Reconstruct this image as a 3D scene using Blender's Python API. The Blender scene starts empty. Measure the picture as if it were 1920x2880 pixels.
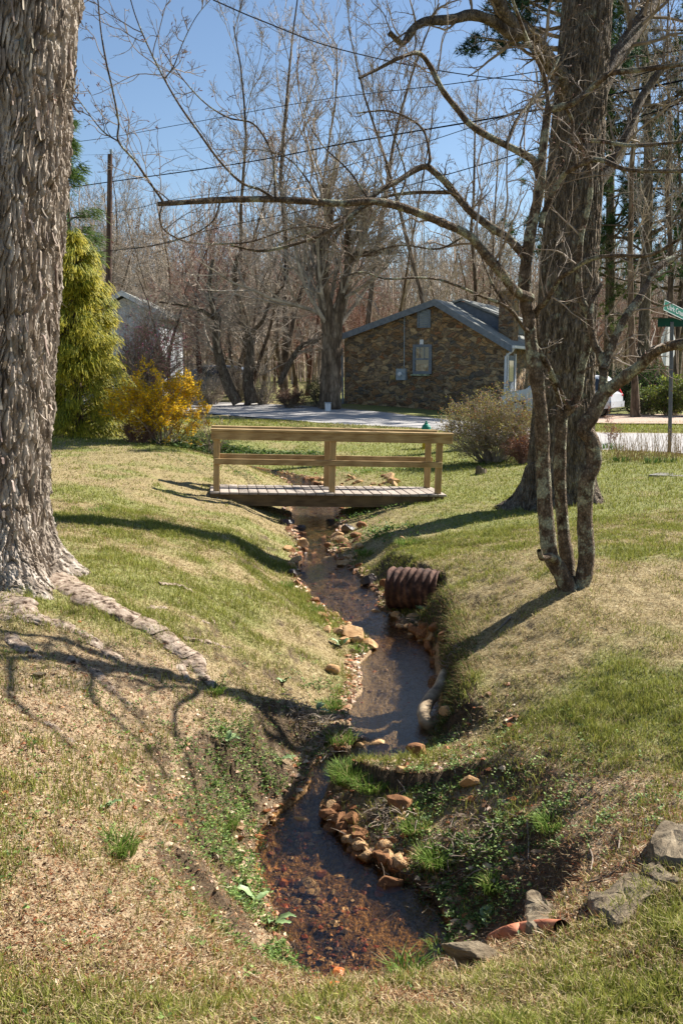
import bpy, math, random
import numpy as np
from mathutils import Vector, Matrix, noise as mnoise
random.seed(7); RS = np.random.RandomState(11)
sc = bpy.context.scene
C = sc.collection
R = math.radians
# ------------------------------------------------------------------ camera, sky, sun, exposure
F = 2800.0; PITCH = math.atan((1440-1060)/F)
cd = bpy.data.cameras.new('camera'); cam = bpy.data.objects.new('camera', cd); C.objects.link(cam)
cd.sensor_fit = 'VERTICAL'; cd.sensor_height = 36; cd.lens = 36*F/2880.0
cd.clip_start = 0.05; cd.clip_end = 2000
cam.location = (0, 0, 0); cam.rotation_euler = (R(90)-PITCH, 0, 0)
sc.camera = cam
SUN_EL = R(41); SUN_AZ = R(57)          # azimuth measured from straight ahead (+y) towards the right (+x)
SUN = np.array([math.sin(SUN_AZ)*math.cos(SUN_EL), math.cos(SUN_AZ)*math.cos(SUN_EL), math.sin(SUN_EL)])
w = bpy.data.worlds.new('World'); sc.world = w; w.use_nodes = True
nt = w.node_tree; bg = nt.nodes['Background']
sky = nt.nodes.new('ShaderNodeTexSky'); sky.sky_type = 'NISHITA'; sky.sun_disc = False
sky.sun_elevation = SUN_EL; sky.sun_rotation = SUN_AZ; sky.air_density = 1.0; sky.dust_density = 0.3; sky.ozone_density = 2.5
sky.altitude = 300
nt.links.new(sky.outputs[0], bg.inputs[0]); bg.inputs[1].default_value = 0.058
sl = bpy.data.lights.new('sun', 'SUN'); sl.energy = 5.0; sl.angle = R(0.5); sl.color = (1.0, 0.95, 0.87)
so = bpy.data.objects.new('sun', sl); C.objects.link(so)
so.rotation_euler = Vector(-SUN).to_track_quat('-Z', 'Y').to_euler()
sc.view_settings.view_transform = 'Standard'; sc.view_settings.look = 'None'
sc.view_settings.gamma = 1.0; sc.view_settings.use_curve_mapping = False
sc.view_settings.exposure = 1.25
sc.cycles.max_bounces = 6; sc.cycles.transparent_max_bounces = 12
sc.cycles.diffuse_bounces = 2; sc.cycles.glossy_bounces = 2; sc.cycles.transmission_bounces = 3
sc.cycles.caustics_reflective = False; sc.cycles.caustics_refractive = False
sc.render.use_persistent_data = False

# ------------------------------------------------------------------ projection helpers
cp, sp = math.cos(PITCH), math.sin(PITCH)
def ray(u, v):
    cx = (u-960)/F; cy = (1440-v)/F
    return np.array([cx, cp+cy*sp, -sp+cy*cp])
def P(u, v, D):                      # the point seen at pixel u,v at forward distance D
    d = ray(u, v); return d*(D/d[1])
def G(u, v, z):                      # the point seen at pixel u,v at height z
    d = ray(u, v); return d*(z/d[2])
def srgb(r, g, b):
    f = lambda c: ((c/255.0+0.055)/1.055)**2.4 if c/255.0 > 0.04045 else c/255.0/12.92
    return (f(r), f(g), f(b))

# ------------------------------------------------------------------ numpy noise
def _hash(ix, iy, iz, seed):
    h = (ix.astype(np.int64)*374761393 + iy.astype(np.int64)*668265263 + iz.astype(np.int64)*2147483647 + seed*974634777) & 0x7fffffff
    h = ((h ^ (h >> 13))*1274126177) & 0x7fffffff
    h = ((h ^ (h >> 16))*1911520717) & 0x7fffffff
    return (h ^ (h >> 15))/float(0x7fffffff)
def vnoise(x, y, z=None, seed=0):
    x = np.asarray(x, float); y = np.asarray(y, float)
    z = np.zeros_like(x) if z is None else np.asarray(z, float)
    fx, fy, fz = np.floor(x), np.floor(y), np.floor(z)
    tx, ty, tz = x-fx, y-fy, z-fz
    tx, ty, tz = tx*tx*(3-2*tx), ty*ty*(3-2*ty), tz*tz*(3-2*tz)
    ix, iy, iz = fx.astype(int), fy.astype(int), fz.astype(int)
    def c(a, b, d): return _hash(ix+a, iy+b, iz+d, seed)
    x00 = c(0,0,0)*(1-tx)+c(1,0,0)*tx; x10 = c(0,1,0)*(1-tx)+c(1,1,0)*tx
    x01 = c(0,0,1)*(1-tx)+c(1,0,1)*tx; x11 = c(0,1,1)*(1-tx)+c(1,1,1)*tx
    return (x00*(1-ty)+x10*ty)*(1-tz)+(x01*(1-ty)+x11*ty)*tz
def fbm(x, y, z=None, oct=4, seed=0):
    s = 0; a = 0.5; t = 0; f = 1.0
    for i in range(oct):
        s = s + a*vnoise(np.asarray(x)*f, np.asarray(y)*f, None if z is None else np.asarray(z)*f, seed+i*17); t += a; a *= .5; f *= 2.03
    return s/t
def worley(x, y, seed=0):
    fx, fy = np.floor(x), np.floor(y); F1 = np.full(x.shape, 9.); F2 = np.full(x.shape, 9.); rid = np.zeros(x.shape); dx1 = np.zeros(x.shape); dy1 = np.zeros(x.shape); Z0 = np.zeros(x.shape, int)
    for i in (-1, 0, 1):
        for j in (-1, 0, 1):
            cx, cy = (fx+i).astype(int), (fy+j).astype(int); px = cx+_hash(cx, cy, Z0, seed); py = cy+_hash(cx, cy, Z0, seed+7); dx, dy = x-px, y-py; d = np.sqrt(dx*dx+dy*dy)
            m = d < F1; F2 = np.where(m, F1, np.minimum(F2, d)); rid = np.where(m, _hash(cx, cy, Z0, seed+13), rid); dx1 = np.where(m, dx, dx1); dy1 = np.where(m, dy, dy1); F1 = np.where(m, d, F1)
    return F1, F2, rid, dx1, dy1
def sstep(a, b, x):
    t = np.clip((x-a)/(b-a), 0, 1); return t*t*(3-2*t)

# ------------------------------------------------------------------ mesh helpers
def tag(o, label=None, cat=None, group=None, kind=None):
    if label: o['label'] = label
    if cat: o['category'] = cat
    if group: o['group'] = group
    if kind: o['kind'] = kind
    return o
def empty(name, loc=(0,0,0), label=None, cat=None, group=None):
    o = bpy.data.objects.new(name, None); C.objects.link(o); o.location = [float(a) for a in loc]
    o.empty_display_size = .1
    return tag(o, label, cat, group)
def make(name, V, faces, mat, parent=None, col=None, smooth=False, attrs=None, uv=None):
    """V (n,3); faces = list of int arrays (m,k) ; world coordinates, the object's origin at its base"""
    V = np.asarray(V, float).reshape(-1, 3)
    if not isinstance(faces, (list, tuple)): faces = [faces]
    faces = [np.asarray(f, np.int64) for f in faces if len(f)]
    me = bpy.data.meshes.new(name)
    base = np.array([(V[:,0].min()+V[:,0].max())/2, (V[:,1].min()+V[:,1].max())/2, V[:,2].min()]) if parent is None else np.zeros(3)
    if parent is not None: base = np.array(parent_world(parent))
    W = V-base
    me.vertices.add(len(W)); me.vertices.foreach_set('co', W.astype(np.float32).ravel())
    tot = sum(f.size for f in faces); me.loops.add(tot)
    me.loops.foreach_set('vertex_index', np.concatenate([f.ravel() for f in faces]).astype(np.int32))
    cnt = np.concatenate([np.full(len(f), f.shape[1]) for f in faces]).astype(np.int32)
    st = np.concatenate([[0], np.cumsum(cnt)[:-1]]).astype(np.int32)
    me.polygons.add(len(cnt)); me.polygons.foreach_set('loop_start', st)
    if smooth: me.polygons.foreach_set('use_smooth', np.ones(len(cnt), bool))
    else: me.polygons.foreach_set('use_smooth', np.zeros(len(cnt), bool))
    if col is not None:
        a = me.attributes.new('col', 'FLOAT_COLOR', 'POINT')
        c4 = np.ones((len(W), 4), np.float32); c4[:, :3] = np.clip(col, 0, 1); a.data.foreach_set('color', c4.ravel())
    for k, v in (attrs or {}).items():
        a = me.attributes.new(k, 'FLOAT', 'POINT'); a.data.foreach_set('value', np.asarray(v, np.float32))
    me.update(calc_edges=True); me.validate()
    if mat: me.materials.append(mat)
    o = bpy.data.objects.new(name, me); C.objects.link(o)
    if parent is None: o.location = base
    else: o.parent = parent
    return o
def parent_world(p):
    l = np.array(p.location)
    while p.parent: p = p.parent; l = l+np.array(p.location)
    return l
class MB:
    """collects pieces, then builds them as one mesh"""
    def __init__(s): s.V = []; s.F = {}; s.n = 0; s.c = []
    def add(s, V, faces, col=None):
        V = np.asarray(V, float).reshape(-1, 3)
        if not isinstance(faces, (list, tuple)): faces = [faces]
        for f in faces:
            f = np.asarray(f, np.int64)
            if f.size: s.F.setdefault(f.shape[1], []).append(f+s.n)
        s.V.append(V); s.n += len(V)
        s.c.append(np.broadcast_to(np.array(col if col is not None else (1,1,1), float), (len(V), 3)))
        return s
    def build(s, name, mat, parent=None, smooth=False, usecol=False):
        return make(name, np.concatenate(s.V), [np.concatenate(v) for v in s.F.values()], mat, parent,
                    np.concatenate(s.c) if usecol else None, smooth)
    def box(s, c, size, M=None, bev=0.0, col=None):
        x, y, z = [a/2 for a in size]
        if bev <= 0:
            V = np.array([[i*x, j*y, k*z] for i in (-1,1) for j in (-1,1) for k in (-1,1)])
            Fq = np.array([[0,1,3,2],[4,6,7,5],[0,4,5,1],[2,3,7,6],[0,2,6,4],[1,5,7,3]]); Ft = []
            fs = [Fq]
        else:
            b = min(bev, x*.9, y*.9, z*.9); V = []; idx = {}
            for i in (-1,1):
                for j in (-1,1):
                    for k in (-1,1):
                        for a in range(3):
                            p = [i*(x-b), j*(y-b), k*(z-b)]; p[a] = (i*x, j*y, k*z)[a]
                            idx[(i,j,k,a)] = len(V); V.append(p)
            Fq = []; Ft = []
            for a in range(3):
                o1, o2 = [q for q in range(3) if q != a]
                for s_ in (-1, 1):
                    ring = []
                    for (p1, p2) in ((-1,-1),(1,-1),(1,1),(-1,1)):
                        k = [0,0,0]; k[a] = s_; k[o1] = p1; k[o2] = p2; ring.append(idx[(k[0],k[1],k[2],a)])
                    Fq.append(ring)
            for a in range(3):
                for b_ in range(a+1, 3):
                    c_ = 3-a-b_
                    for sa in (-1,1):
                        for sb in (-1,1):
                            k1 = [0,0,0]; k1[a]=sa; k1[b_]=sb; k2 = list(k1); k1[c_] = -1; k2[c_] = 1
                            Fq.append([idx[(*k1,a)], idx[(*k2,a)], idx[(*k2,b_)], idx[(*k1,b_)]])
            for i in (-1,1):
                for j in (-1,1):
                    for k in (-1,1): Ft.append([idx[(i,j,k,0)], idx[(i,j,k,1)], idx[(i,j,k,2)]])
            V = np.array(V, float); fs = [np.array(Fq), np.array(Ft)]
        if M is not None: V = V @ np.array(M).T
        return s.add(V+np.array(c), fs, col)
def rotz(a): c, s_ = math.cos(a), math.sin(a); return np.array([[c,-s_,0],[s_,c,0],[0,0,1.]])
def roty(a): c, s_ = math.cos(a), math.sin(a); return np.array([[c,0,s_],[0,1,0],[-s_,0,c]])
def rotx(a): c, s_ = math.cos(a), math.sin(a); return np.array([[1,0,0],[0,c,-s_],[0,s_,c]])

def norm(v): return v/np.maximum(np.linalg.norm(v, axis=-1, keepdims=True), 1e-9)
def tubes(Pt, Rd, S=5, caps=False, phase=None):
    """Pt (N,K,3), Rd (N,K) -> V, quads (one batch of tubes)"""
    Pt = np.asarray(Pt, float); Rd = np.asarray(Rd, float); N, K, _ = Pt.shape
    T = np.empty_like(Pt); T[:,1:-1] = Pt[:,2:]-Pt[:,:-2]; T[:,0] = Pt[:,1]-Pt[:,0]; T[:,-1] = Pt[:,-1]-Pt[:,-2]
    T = norm(T)
    m = np.abs(norm(Pt[:,-1]-Pt[:,0])[:,2]) > .8
    ref = np.where(m[:,None], np.array([1.,.13,0]), np.array([0.,.07,1.]))[:,None,:]
    U = norm(np.cross(T, ref)); W = np.cross(T, U)
    a = np.linspace(0, 2*np.pi, S, endpoint=False)
    ca, sa = np.cos(a), np.sin(a)
    V = Pt[:,:,None,:]+Rd[:,:,None,None]*(U[:,:,None,:]*ca[None,None,:,None]+W[:,:,None,:]*sa[None,None,:,None])
    i = np.arange(N)[:,None,None]*K*S; k = np.arange(K-1)[None,:,None]*S; s_ = np.arange(S)[None,None,:]; s2 = (s_+1) % S
    Fq = np.stack([i+k+s_, i+k+s2, i+k+S+s2, i+k+S+s_], -1).reshape(-1, 4)
    return V.reshape(-1, 3), Fq
def catmull(pts, n=6):
    pts = np.asarray(pts, float); p = np.vstack([2*pts[0]-pts[1], pts, 2*pts[-1]-pts[-2]]); out = []
    for i in range(1, len(p)-2):
        for k in range(n):
            t = k/n; a, b, c, d = p[i-1], p[i], p[i+1], p[i+2]
            out.append(.5*((2*b)+(-a+c)*t+(2*a-5*b+4*c-d)*t*t+(-a+3*b-3*c+d)*t**3))
    out.append(p[-2]); return np.array(out)

# ------------------------------------------------------------------ branching
def grow(P0, Dr, L, r0, r1, K=5, wig=.15, up=0.0, rs=RS):
    N = len(P0); Pt = np.zeros((N, K, 3)); Pt[:,0] = P0; D = norm(np.asarray(Dr, float)); st = (L/(K-1))[:,None]
    for k in range(1, K):
        D = norm(D+rs.randn(N,3)*wig+np.array([0,0,up])); Pt[:,k] = Pt[:,k-1]+D*st
    t = np.linspace(0, 1, K)[None,:]; Rd = r0[:,None]*(1-t)+r1[:,None]*t
    return Pt, Rd
def sprout(Pt, Rd, n, tmin=.25, tmax=1.0, ang=(35,65), lf=(.35,.6), rf=.55, K=5, wig=.15, up=.05, tip=.25, rmin=.002, rs=RS, upd=0.0):
    """n children per branch (float ok); returns new Pt, Rd"""
    N, Kp, _ = Pt.shape
    L = np.linalg.norm(np.diff(Pt, axis=1), axis=2).sum(1)
    cnt = np.floor(np.full(N, n)+rs.rand(N)).astype(int) if np.isscalar(n) else n
    idx = np.repeat(np.arange(N), cnt); M = len(idx)
    if M == 0: return Pt[:0], Rd[:0]
    t = tmin+(tmax-tmin)*rs.rand(M)
    f = t*(Kp-1); k = np.minimum(f.astype(int), Kp-2); fr = (f-k)[:,None]
    A = Pt[idx, k]; B = Pt[idx, k+1]; P0 = A*(1-fr)+B*fr; T = norm(B-A)
    rr = Rd[idx, k]*(1-fr[:,0])+Rd[idx, k+1]*fr[:,0]
    q = norm(rs.randn(M, 3)+np.array([0,0,upd])); q = norm(q-(q*T).sum(1, keepdims=True)*T)
    a = np.radians(ang[0]+(ang[1]-ang[0])*rs.rand(M))[:,None]
    D = T*np.cos(a)+q*np.sin(a)
    l = L[idx]*(lf[0]+(lf[1]-lf[0])*rs.rand(M))*(1.15-.6*t)
    r0 = np.maximum(rr*rf, rmin); return grow(P0, D, l, r0, np.maximum(r0*tip, rmin*.5), K, wig, up, rs)

# ------------------------------------------------------------------ materials
def new_mat(name):
    m = bpy.data.materials.new(name); m.use_nodes = True; nt = m.node_tree; b = nt.nodes['Principled BSDF']
    b.inputs['Specular IOR Level'].default_value = .3; return m, nt, b
def ramp(nt, fac, stops, interp='LINEAR'):
    r = nt.nodes.new('ShaderNodeValToRGB'); r.color_ramp.interpolation = interp
    e = r.color_ramp.elements
    while len(e) < len(stops): e.new(.5)
    for i, (p, c) in enumerate(stops): e[i].position = p; e[i].color = (*c, 1)
    if fac is not None: nt.links.new(fac, r.inputs[0])
    return r.outputs[0]
def tex(nt, kind='Noise', scale=5, detail=4, rough=.55, mapping=None, coord='Object', **kw):
    t = nt.nodes.new('ShaderNodeTex'+kind)
    if 'Scale' in t.inputs: t.inputs['Scale'].default_value = scale
    if 'Detail' in t.inputs: t.inputs['Detail'].default_value = detail
    if 'Roughness' in t.inputs and kind != 'Voronoi': t.inputs['Roughness'].default_value = rough
    tc = nt.nodes.new('ShaderNodeTexCoord'); v = tc.outputs[coord]
    if coord == 'Pos': pass
    if mapping:
        mp = nt.nodes.new('ShaderNodeMapping'); mp.inputs['Scale'].default_value = mapping; nt.links.new(v, mp.inputs[0]); v = mp.outputs[0]
    nt.links.new(v, t.inputs['Vector'])
    for k, val in kw.items(): setattr(t, k, val)
    return t
def mix(nt, fac, a, b, mode='MIX'):
    m = nt.nodes.new('ShaderNodeMix'); m.data_type = 'RGBA'; m.blend_type = mode
    for s_, v in ((0, fac), (6, a), (7, b)):
        if isinstance(v, (int, float)): m.inputs[s_].default_value = v
        elif isinstance(v, tuple): m.inputs[s_].default_value = (*v, 1)
        else: nt.links.new(v, m.inputs[s_])
    return m.outputs[2]
def mathn(nt, op, a, b=None):
    m = nt.nodes.new('ShaderNodeMath'); m.operation = op
    for i, v in enumerate((a, b)):
        if v is None: continue
        if isinstance(v, (int, float)): m.inputs[i].default_value = v
        else: nt.links.new(v, m.inputs[i])
    return m.outputs[0]
def bump(nt, b, h, strength=.5, dist=.02, prev=None):
    n = nt.nodes.new('ShaderNodeBump'); n.inputs['Strength'].default_value = strength; n.inputs['Distance'].default_value = dist
    nt.links.new(h, n.inputs['Height'])
    if prev is not None: nt.links.new(prev, n.inputs['Normal'])
    nt.links.new(n.outputs[0], b.inputs['Normal']); return n.outputs[0]
def simple(name, stops, scale=4, rough=.8, bmp=.4, bd=.01, mapping=None, detail=5, coord='Object', spec=.3, metal=0.0, bscale=None):
    m, nt, b = new_mat(name); t = tex(nt, 'Noise', scale, detail, .6, mapping, coord)
    nt.links.new(ramp(nt, t.outputs[0], stops), b.inputs['Base Color']); b.inputs['Roughness'].default_value = rough
    b.inputs['Specular IOR Level'].default_value = spec; b.inputs['Metallic'].default_value = metal
    if bmp:
        t2 = tex(nt, 'Noise', bscale or scale*2.5, detail, .65, mapping, coord); bump(nt, b, t2.outputs[0], bmp, bd)
    return m
def attr_mat(name, rough=.75, var=.25, trans=0.0, scale=3.0, spec=.3):
    m, nt, b = new_mat(name); a = nt.nodes.new('ShaderNodeAttribute'); a.attribute_name = 'col'
    t = tex(nt, 'Noise', scale, 3, .6)
    k = ramp(nt, t.outputs[0], [(.3, (1-var,)*3), (.7, (1+var*.0+0.0,)*3)])
    c = mix(nt, 1.0, a.outputs[0], k, 'MULTIPLY')
    nt.links.new(c, b.inputs['Base Color']); b.inputs['Roughness'].default_value = rough; b.inputs['Specular IOR Level'].default_value = spec
    if trans > 0:
        tr = nt.nodes.new('ShaderNodeBsdfTranslucent'); nt.links.new(c, tr.inputs[0])
        ms = nt.nodes.new('ShaderNodeMixShader'); ms.inputs[0].default_value = trans
        nt.links.new(b.outputs[0], ms.inputs[1]); nt.links.new(tr.outputs[0], ms.inputs[2])
        nt.links.new(ms.outputs[0], nt.nodes['Material Output'].inputs[0])
    return m
# ================================================================== terrain
CT = [ # pixel u, v, height of the lawn / bank top
 (0,2880,-1.62),(480,2880,-1.63),(960,2880,-1.66),(1440,2880,-1.63),(1920,2880,-1.6),
 (950,2800,-1.88),(700,2800,-1.86),(1200,2780,-1.9),(100,2600,-1.72),(400,2650,-1.86),(600,2600,-2.08),
 (500,2400,-2.05),(650,2400,-2.3),(300,2200,-1.86),(500,2200,-2.1),(100,2000,-1.68),(100,1700,-1.47),(560,1750,-1.76),(700,2000,-2.1),(740,2180,-2.28),
 (350,1950,-1.8),(900,1900,-2.2),(800,1750,-2.07),(600,1550,-1.76),(250,1500,-1.47),(760,1560,-2.0),(700,1480,-1.88),(400,1350,-1.58),(160,1300,-1.42),
 (560,1275,-1.52),(790,1330,-1.9),(140,1230,-1.32),(30,1500,-1.4),
 (590,1425,-1.86),(1250,1425,-1.9),(1440,1430,-1.86),(1575,1655,-1.66),(1900,1400,-1.62),(1900,1290,-1.56),(1900,1650,-1.62),
 (1900,2100,-1.85),(1700,2300,-1.96),(1880,2400,-1.69),(1750,2520,-1.73),(1570,2620,-1.82),(1330,2690,-2.0),
 (1600,2440,-2.08),(1400,2490,-2.28),(1450,2200,-2.12),(1560,2320,-2.05),(1290,2100,-2.20),(1300,2300,-2.25),(1370,2260,-2.19),(1650,2150,-1.97),(1500,1900,-1.93),(1360,1850,-1.99),(1290,1720,-1.97),(1270,1970,-2.10),
 (1215,1590,-1.9),(1310,1660,-1.88),(1060,1550,-2.02),(1110,1440,-2.02),(1300,1550,-1.84),(1120,1310,-1.95),(1000,1300,-1.97),(1350,1330,-1.86),(1195,1262,-1.86),
 (700,1228,-1.6),(560,1225,-1.5),(900,1240,-1.72),(700,1292,-2.02),(850,1290,-2.02),(900,1189,-1.5),(1220,1205,-1.58),(560,1160,-1.42),(572,1129,-1.2),(900,1138,-1.24),(965,1122,-1.12),(1110,1143,-1.33),(1270,1166,-1.55),(740,1175,-1.47),(1400,1172,-1.6),(1700,1300,-1.62),(1700,1225,-1.58)]
cpts = [tuple(G(u, v, z)[:2])+(z,) for u, v, z in CT]
cpts += [(-3,-1,-1.55),(0,-1,-1.6),(3,-1,-1.55),(-3.5,4,-1.4),(-6,8,-1.3),(-8,14,-1.3),(-12,22,-1.25),(4.5,4,-1.4),(6,8,-1.45),(9,14,-1.5),(12,24,-1.5),
         (-12,32,-1.45),(-14,44,-1.2),(9,43,-1.6),(16,36,-1.45),(20,45,-1.4),(4,56,-1.2),(-3,60,-1.0),(-20,60,-1.0),(24,60,-1.2),
         (-40,100,-0.5),(0,100,-0.5),(40,100,-0.5),(-160,300,4),(0,300,4),(160,300,4),(-90,150,1.0),(90,150,1.0),(-40,60,-1.2),(40,60,-1.2)]
cpts = np.array(cpts)
def warp(x, y): return np.stack([x/(y+6.0)*2.2, np.log(np.maximum(y+6.0, .5))], -1)
QRB = warp(cpts[:,0], cpts[:,1]); NRB = len(QRB)
def ker(r2): return 0.5*r2*np.log(r2+1e-12)
K_ = ker(((QRB[:,None]-QRB[None])**2).sum(-1))+np.eye(NRB)*2e-4
Pm = np.hstack([np.ones((NRB,1)), QRB]); A = np.block([[K_, Pm], [Pm.T, np.zeros((3,3))]])
RSOL = np.linalg.solve(A, np.concatenate([cpts[:,2], np.zeros(3)]))
def base_z(x, y):
    x = np.asarray(x, float).ravel(); y = np.asarray(y, float).ravel(); out = np.empty(len(x))
    for i in range(0, len(x), 40000):
        q = warp(x[i:i+40000], y[i:i+40000])
        out[i:i+40000] = ker(((q[:,None]-QRB[None])**2).sum(-1)) @ RSOL[:NRB] + RSOL[NRB] + q @ RSOL[NRB+1:]
    return out
# channel: left u, right u, v, water z, bank width left, right
CH = [(865,1215,2762,-2.60,.55,.5),(835,1275,2690,-2.60,.6,.5),(815,1262,2620,-2.60,.5,.5),(785,1215,2560,-2.59,.45,.6),(758,1120,2500,-2.585,.45,.65),
 (728,1040,2450,-2.58,.4,.7),(724,985,2400,-2.575,.4,.9),(735,955,2350,-2.565,.4,1.0),(770,890,2300,-2.55,.35,1.0),(835,915,2250,-2.53,.35,.9),
 (868,940,2200,-2.50,.4,.8),(882,965,2150,-2.47,.36,.8),(960,1180,2105,-2.40,.36,.5),(988,1215,2060,-2.38,.5,.25),(982,1245,2000,-2.38,.6,.16),
 (1018,1232,1940,-2.38,.55,.14),(1010,1228,1870,-2.38,.55,.14),(1060,1200,1810,-2.37,.6,.2),(985,1140,1760,-2.355,.8,.45),(915,1060,1710,-2.33,.8,.50),
 (868,1060,1670,-2.31,.8,.42),(848,1018,1630,-2.29,.8,.45),(836,965,1590,-2.27,.8,.7),(855,912,1540,-2.25,.8,.8),(828,948,1490,-2.22,.9,.8),
 (815,960,1440,-2.20,1.0,.8),(835,925,1375,-2.15,.9,.8),(798,850,1342,-2.10,.9,1.0)]
cn = []
for l, r, v, z, bl, br in CH:
    a, b = G(l, v, z), G(r, v, z); cn.append([(a[0]+b[0])/2, a[1], (b[0]-a[0])/2, z, bl, br])
cn += [[-2.3,23.0,.30,-2.08,.8,.9],[-4.2,24.6,.32,-2.06,.8,.9],[-8,26.0,.35,-2.02,.9,.9],[-14,28,.35,-2.0,.9,.9]]
cn = np.array(cn)
def chan(x, y):
    """distance beyond the water's edge, side (+ right), water z, bank width"""
    x = np.asarray(x, float).ravel(); y = np.asarray(y, float).ravel()
    best = np.full(len(x), 1e9); val = np.full(len(x), 1e9); out = [np.zeros(len(x)) for _ in range(4)]
    for a, b in zip(cn[:-1], cn[1:]):
        d = b[:2]-a[:2]; L2 = (d**2).sum(); t = np.clip(((x-a[0])*d[0]+(y-a[1])*d[1])/L2, 0, 1)
        px, py = a[0]+d[0]*t, a[1]+d[1]*t; ds = np.hypot(x-px, y-py)
        hw = a[2]+(b[2]-a[2])*t; e = ds-hw; side = np.sign(d[1]*(x-px)-d[0]*(y-py)); side[side == 0] = 1
        m = e < val; val[m] = e[m]; best[m] = ds[m]
        wz = a[3]+(b[3]-a[3])*t; bw = np.where(side > 0, a[5]+(b[5]-a[5])*t, a[4]+(b[4]-a[4])*t)
        for o, v_ in zip(out, (side, wz, bw, hw)): o[m] = v_[m]
    return val, out[0], out[1], out[2]
def height(x, y, detail=True):
    shp = np.shape(x); x = np.asarray(x, float).ravel(); y = np.asarray(y, float).ravel()
    B = base_z(x, y); e, side, wz, bw = chan(x, y)
    near = np.clip(1.4-y/25.0, .15, 1)
    if detail:
        e = e+(fbm(x*3.1, y*3.1, oct=3, seed=5)-.5)*.12*np.where(e > -.15, 1, 0)
        B = B+(fbm(x*1.3, y*1.3, oct=3, seed=9)-.5)*.07*near+(fbm(x*9, y*9, oct=3, seed=31)-.5)*.045*near
    B = np.maximum(B, wz+.04)
    t = np.clip(e/bw, 0, 1)
    steep = bw < .3
    prof = np.where(steep, np.clip(t*1.15, 0, 1)**.75, t*t*(3-2*t)*.55+t*.45)
    prof = np.where((side > 0) & ((y > 8.6) & (y < 11)) & ~steep, t**2.1*(1.5-.5*t**2), prof)
    kb = np.where(side > 0, sstep(4.1, 4.6, y)*(1-sstep(5.5, 6.45, y)), 0); tb = np.clip(e, 0, 1); pk = (.02+.09*sstep(.02, .25, e)+np.maximum(B-wz-.11, 0)*(1-(1-np.clip((e-(.04+.20*sstep(4.7, 5.3, y)))/(.95-.20*sstep(4.7, 5.3, y)), 0, 1))**1.7))/np.maximum(B-wz-.012, .05); prof = prof*(1-kb)+kb*np.clip(pk, 0, 1)
    z = wz+.012+(B-wz-.012)*prof
    dep = np.clip(-e/.12, 0, 1)
    nb = (fbm(x*7, y*7, oct=3, seed=77)-.5)*.09+(fbm(x*22, y*22, oct=2, seed=78)-.5)*.035 if detail else 0
    zin = wz-.012-.055*dep+nb*np.clip(-e/.08+.3, 0, 1)
    z = np.where(e < 0, zin, z)
    return z.reshape(shp)
def gz(x, y): return float(height(np.array([x]), np.array([y]))[0])
ONC = {}
def on(u, v, z=-1.9, it=8):
    """the ground point seen at pixel u,v"""
    if (u, v) in ONC: return ONC[(u, v)].copy()
    d = ray(u, v); D = np.exp(np.linspace(math.log(1.8), math.log(60), 420)); P_ = d[None]*(D/d[1])[:,None]; g = height(P_[:,0], P_[:,1]); k = np.argmax(P_[:,2] < g); k = max(k, 1)
    D2 = np.linspace(D[k-1], D[k], 24); P_ = d[None]*(D2/d[1])[:,None]; g = height(P_[:,0], P_[:,1]); k = np.argmax(P_[:,2] <= g); r = P_[k].copy(); r[2] = g[k]; ONC[(u, v)] = r; return r.copy()
# grid, cells grow with distance
YC = 6.0
ya = np.concatenate([np.linspace(-2.5, 1.6, 18, endpoint=False), np.exp(np.linspace(math.log(1.6+2), math.log(34.), 620))-2, np.exp(np.linspace(math.log(36.), math.log(402.), 90))[1:]-2])
ub = np.linspace(-.31, .31, 470); side_ = np.linspace(.31, 1.6, 50)[1:]
ua = np.concatenate([-side_[::-1], ub, side_])
YY, UU = np.meshgrid(ya, ua, indexing='ij'); XX = UU*(YY*.985+1.5); XX = np.where(YY < 0, UU*(1.5+0*YY)*1.0+UU*2.0, XX+UU*2.0*np.clip(1-YY/2., 0, 1))
ZZ = height(XX, YY)
e_, sd_, wz_, bw_ = [a.reshape(XX.shape) for a in chan(XX, YY)]
# road corridor: keep it smooth
def in_poly(x, y, poly):
    x = np.asarray(x); y = np.asarray(y); ins = np.zeros(x.shape, bool); n_ = len(poly)
    for i in range(n_):
        x1, y1 = poly[i]; x2, y2 = poly[(i+1) % n_]
        c = ((y1 > y) != (y2 > y)) & (x < (x2-x1)*(y-y1)/(y2-y1+1e-12)+x1); ins ^= c
    return ins
near_e = [G(2300,1322,-1.55), G(1920,1275,-1.55), G(1690,1258,-1.56), G(1450,1228,-1.58), G(1220,1206,-1.58), G(1050,1197,-1.54), G(900,1189,-1.5), G(760,1177,-1.47), G(640,1167,-1.44), G(560,1160,-1.42), G(450,1153,-1.4), G(200,1143,-1.3)]
far_e = [G(200,1118,-1.2), G(450,1125,-1.2), G(572,1129,-1.2), G(700,1133,-1.22), G(850,1140,-1.25), G(1000,1154,-1.38), G(1100,1163,-1.46), G(1270,1180,-1.54), G(1500,1196,-1.54), G(1690,1213,-1.54), G(1920,1221,-1.54), G(2300,1240,-1.54)]
road_poly = [(p[0], p[1]) for p in near_e]+[(p[0], p[1]) for p in far_e]
def road_dist(x, y):
    x = np.asarray(x, float).ravel(); y = np.asarray(y, float).ravel(); best = np.full(len(x), 1e9); rp = np.array(road_poly)
    for i in range(len(rp)):
        a, b = rp[i], rp[(i+1) % len(rp)]; d = b-a; t = np.clip(((x-a[0])*d[0]+(y-a[1])*d[1])/(d@d), 0, 1)
        best = np.minimum(best, np.hypot(x-a[0]-d[0]*t, y-a[1]-d[1]*t))
    return np.where(in_poly(x, y, road_poly), -best, best)
rd_ = road_dist(XX, YY).reshape(XX.shape)
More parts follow.
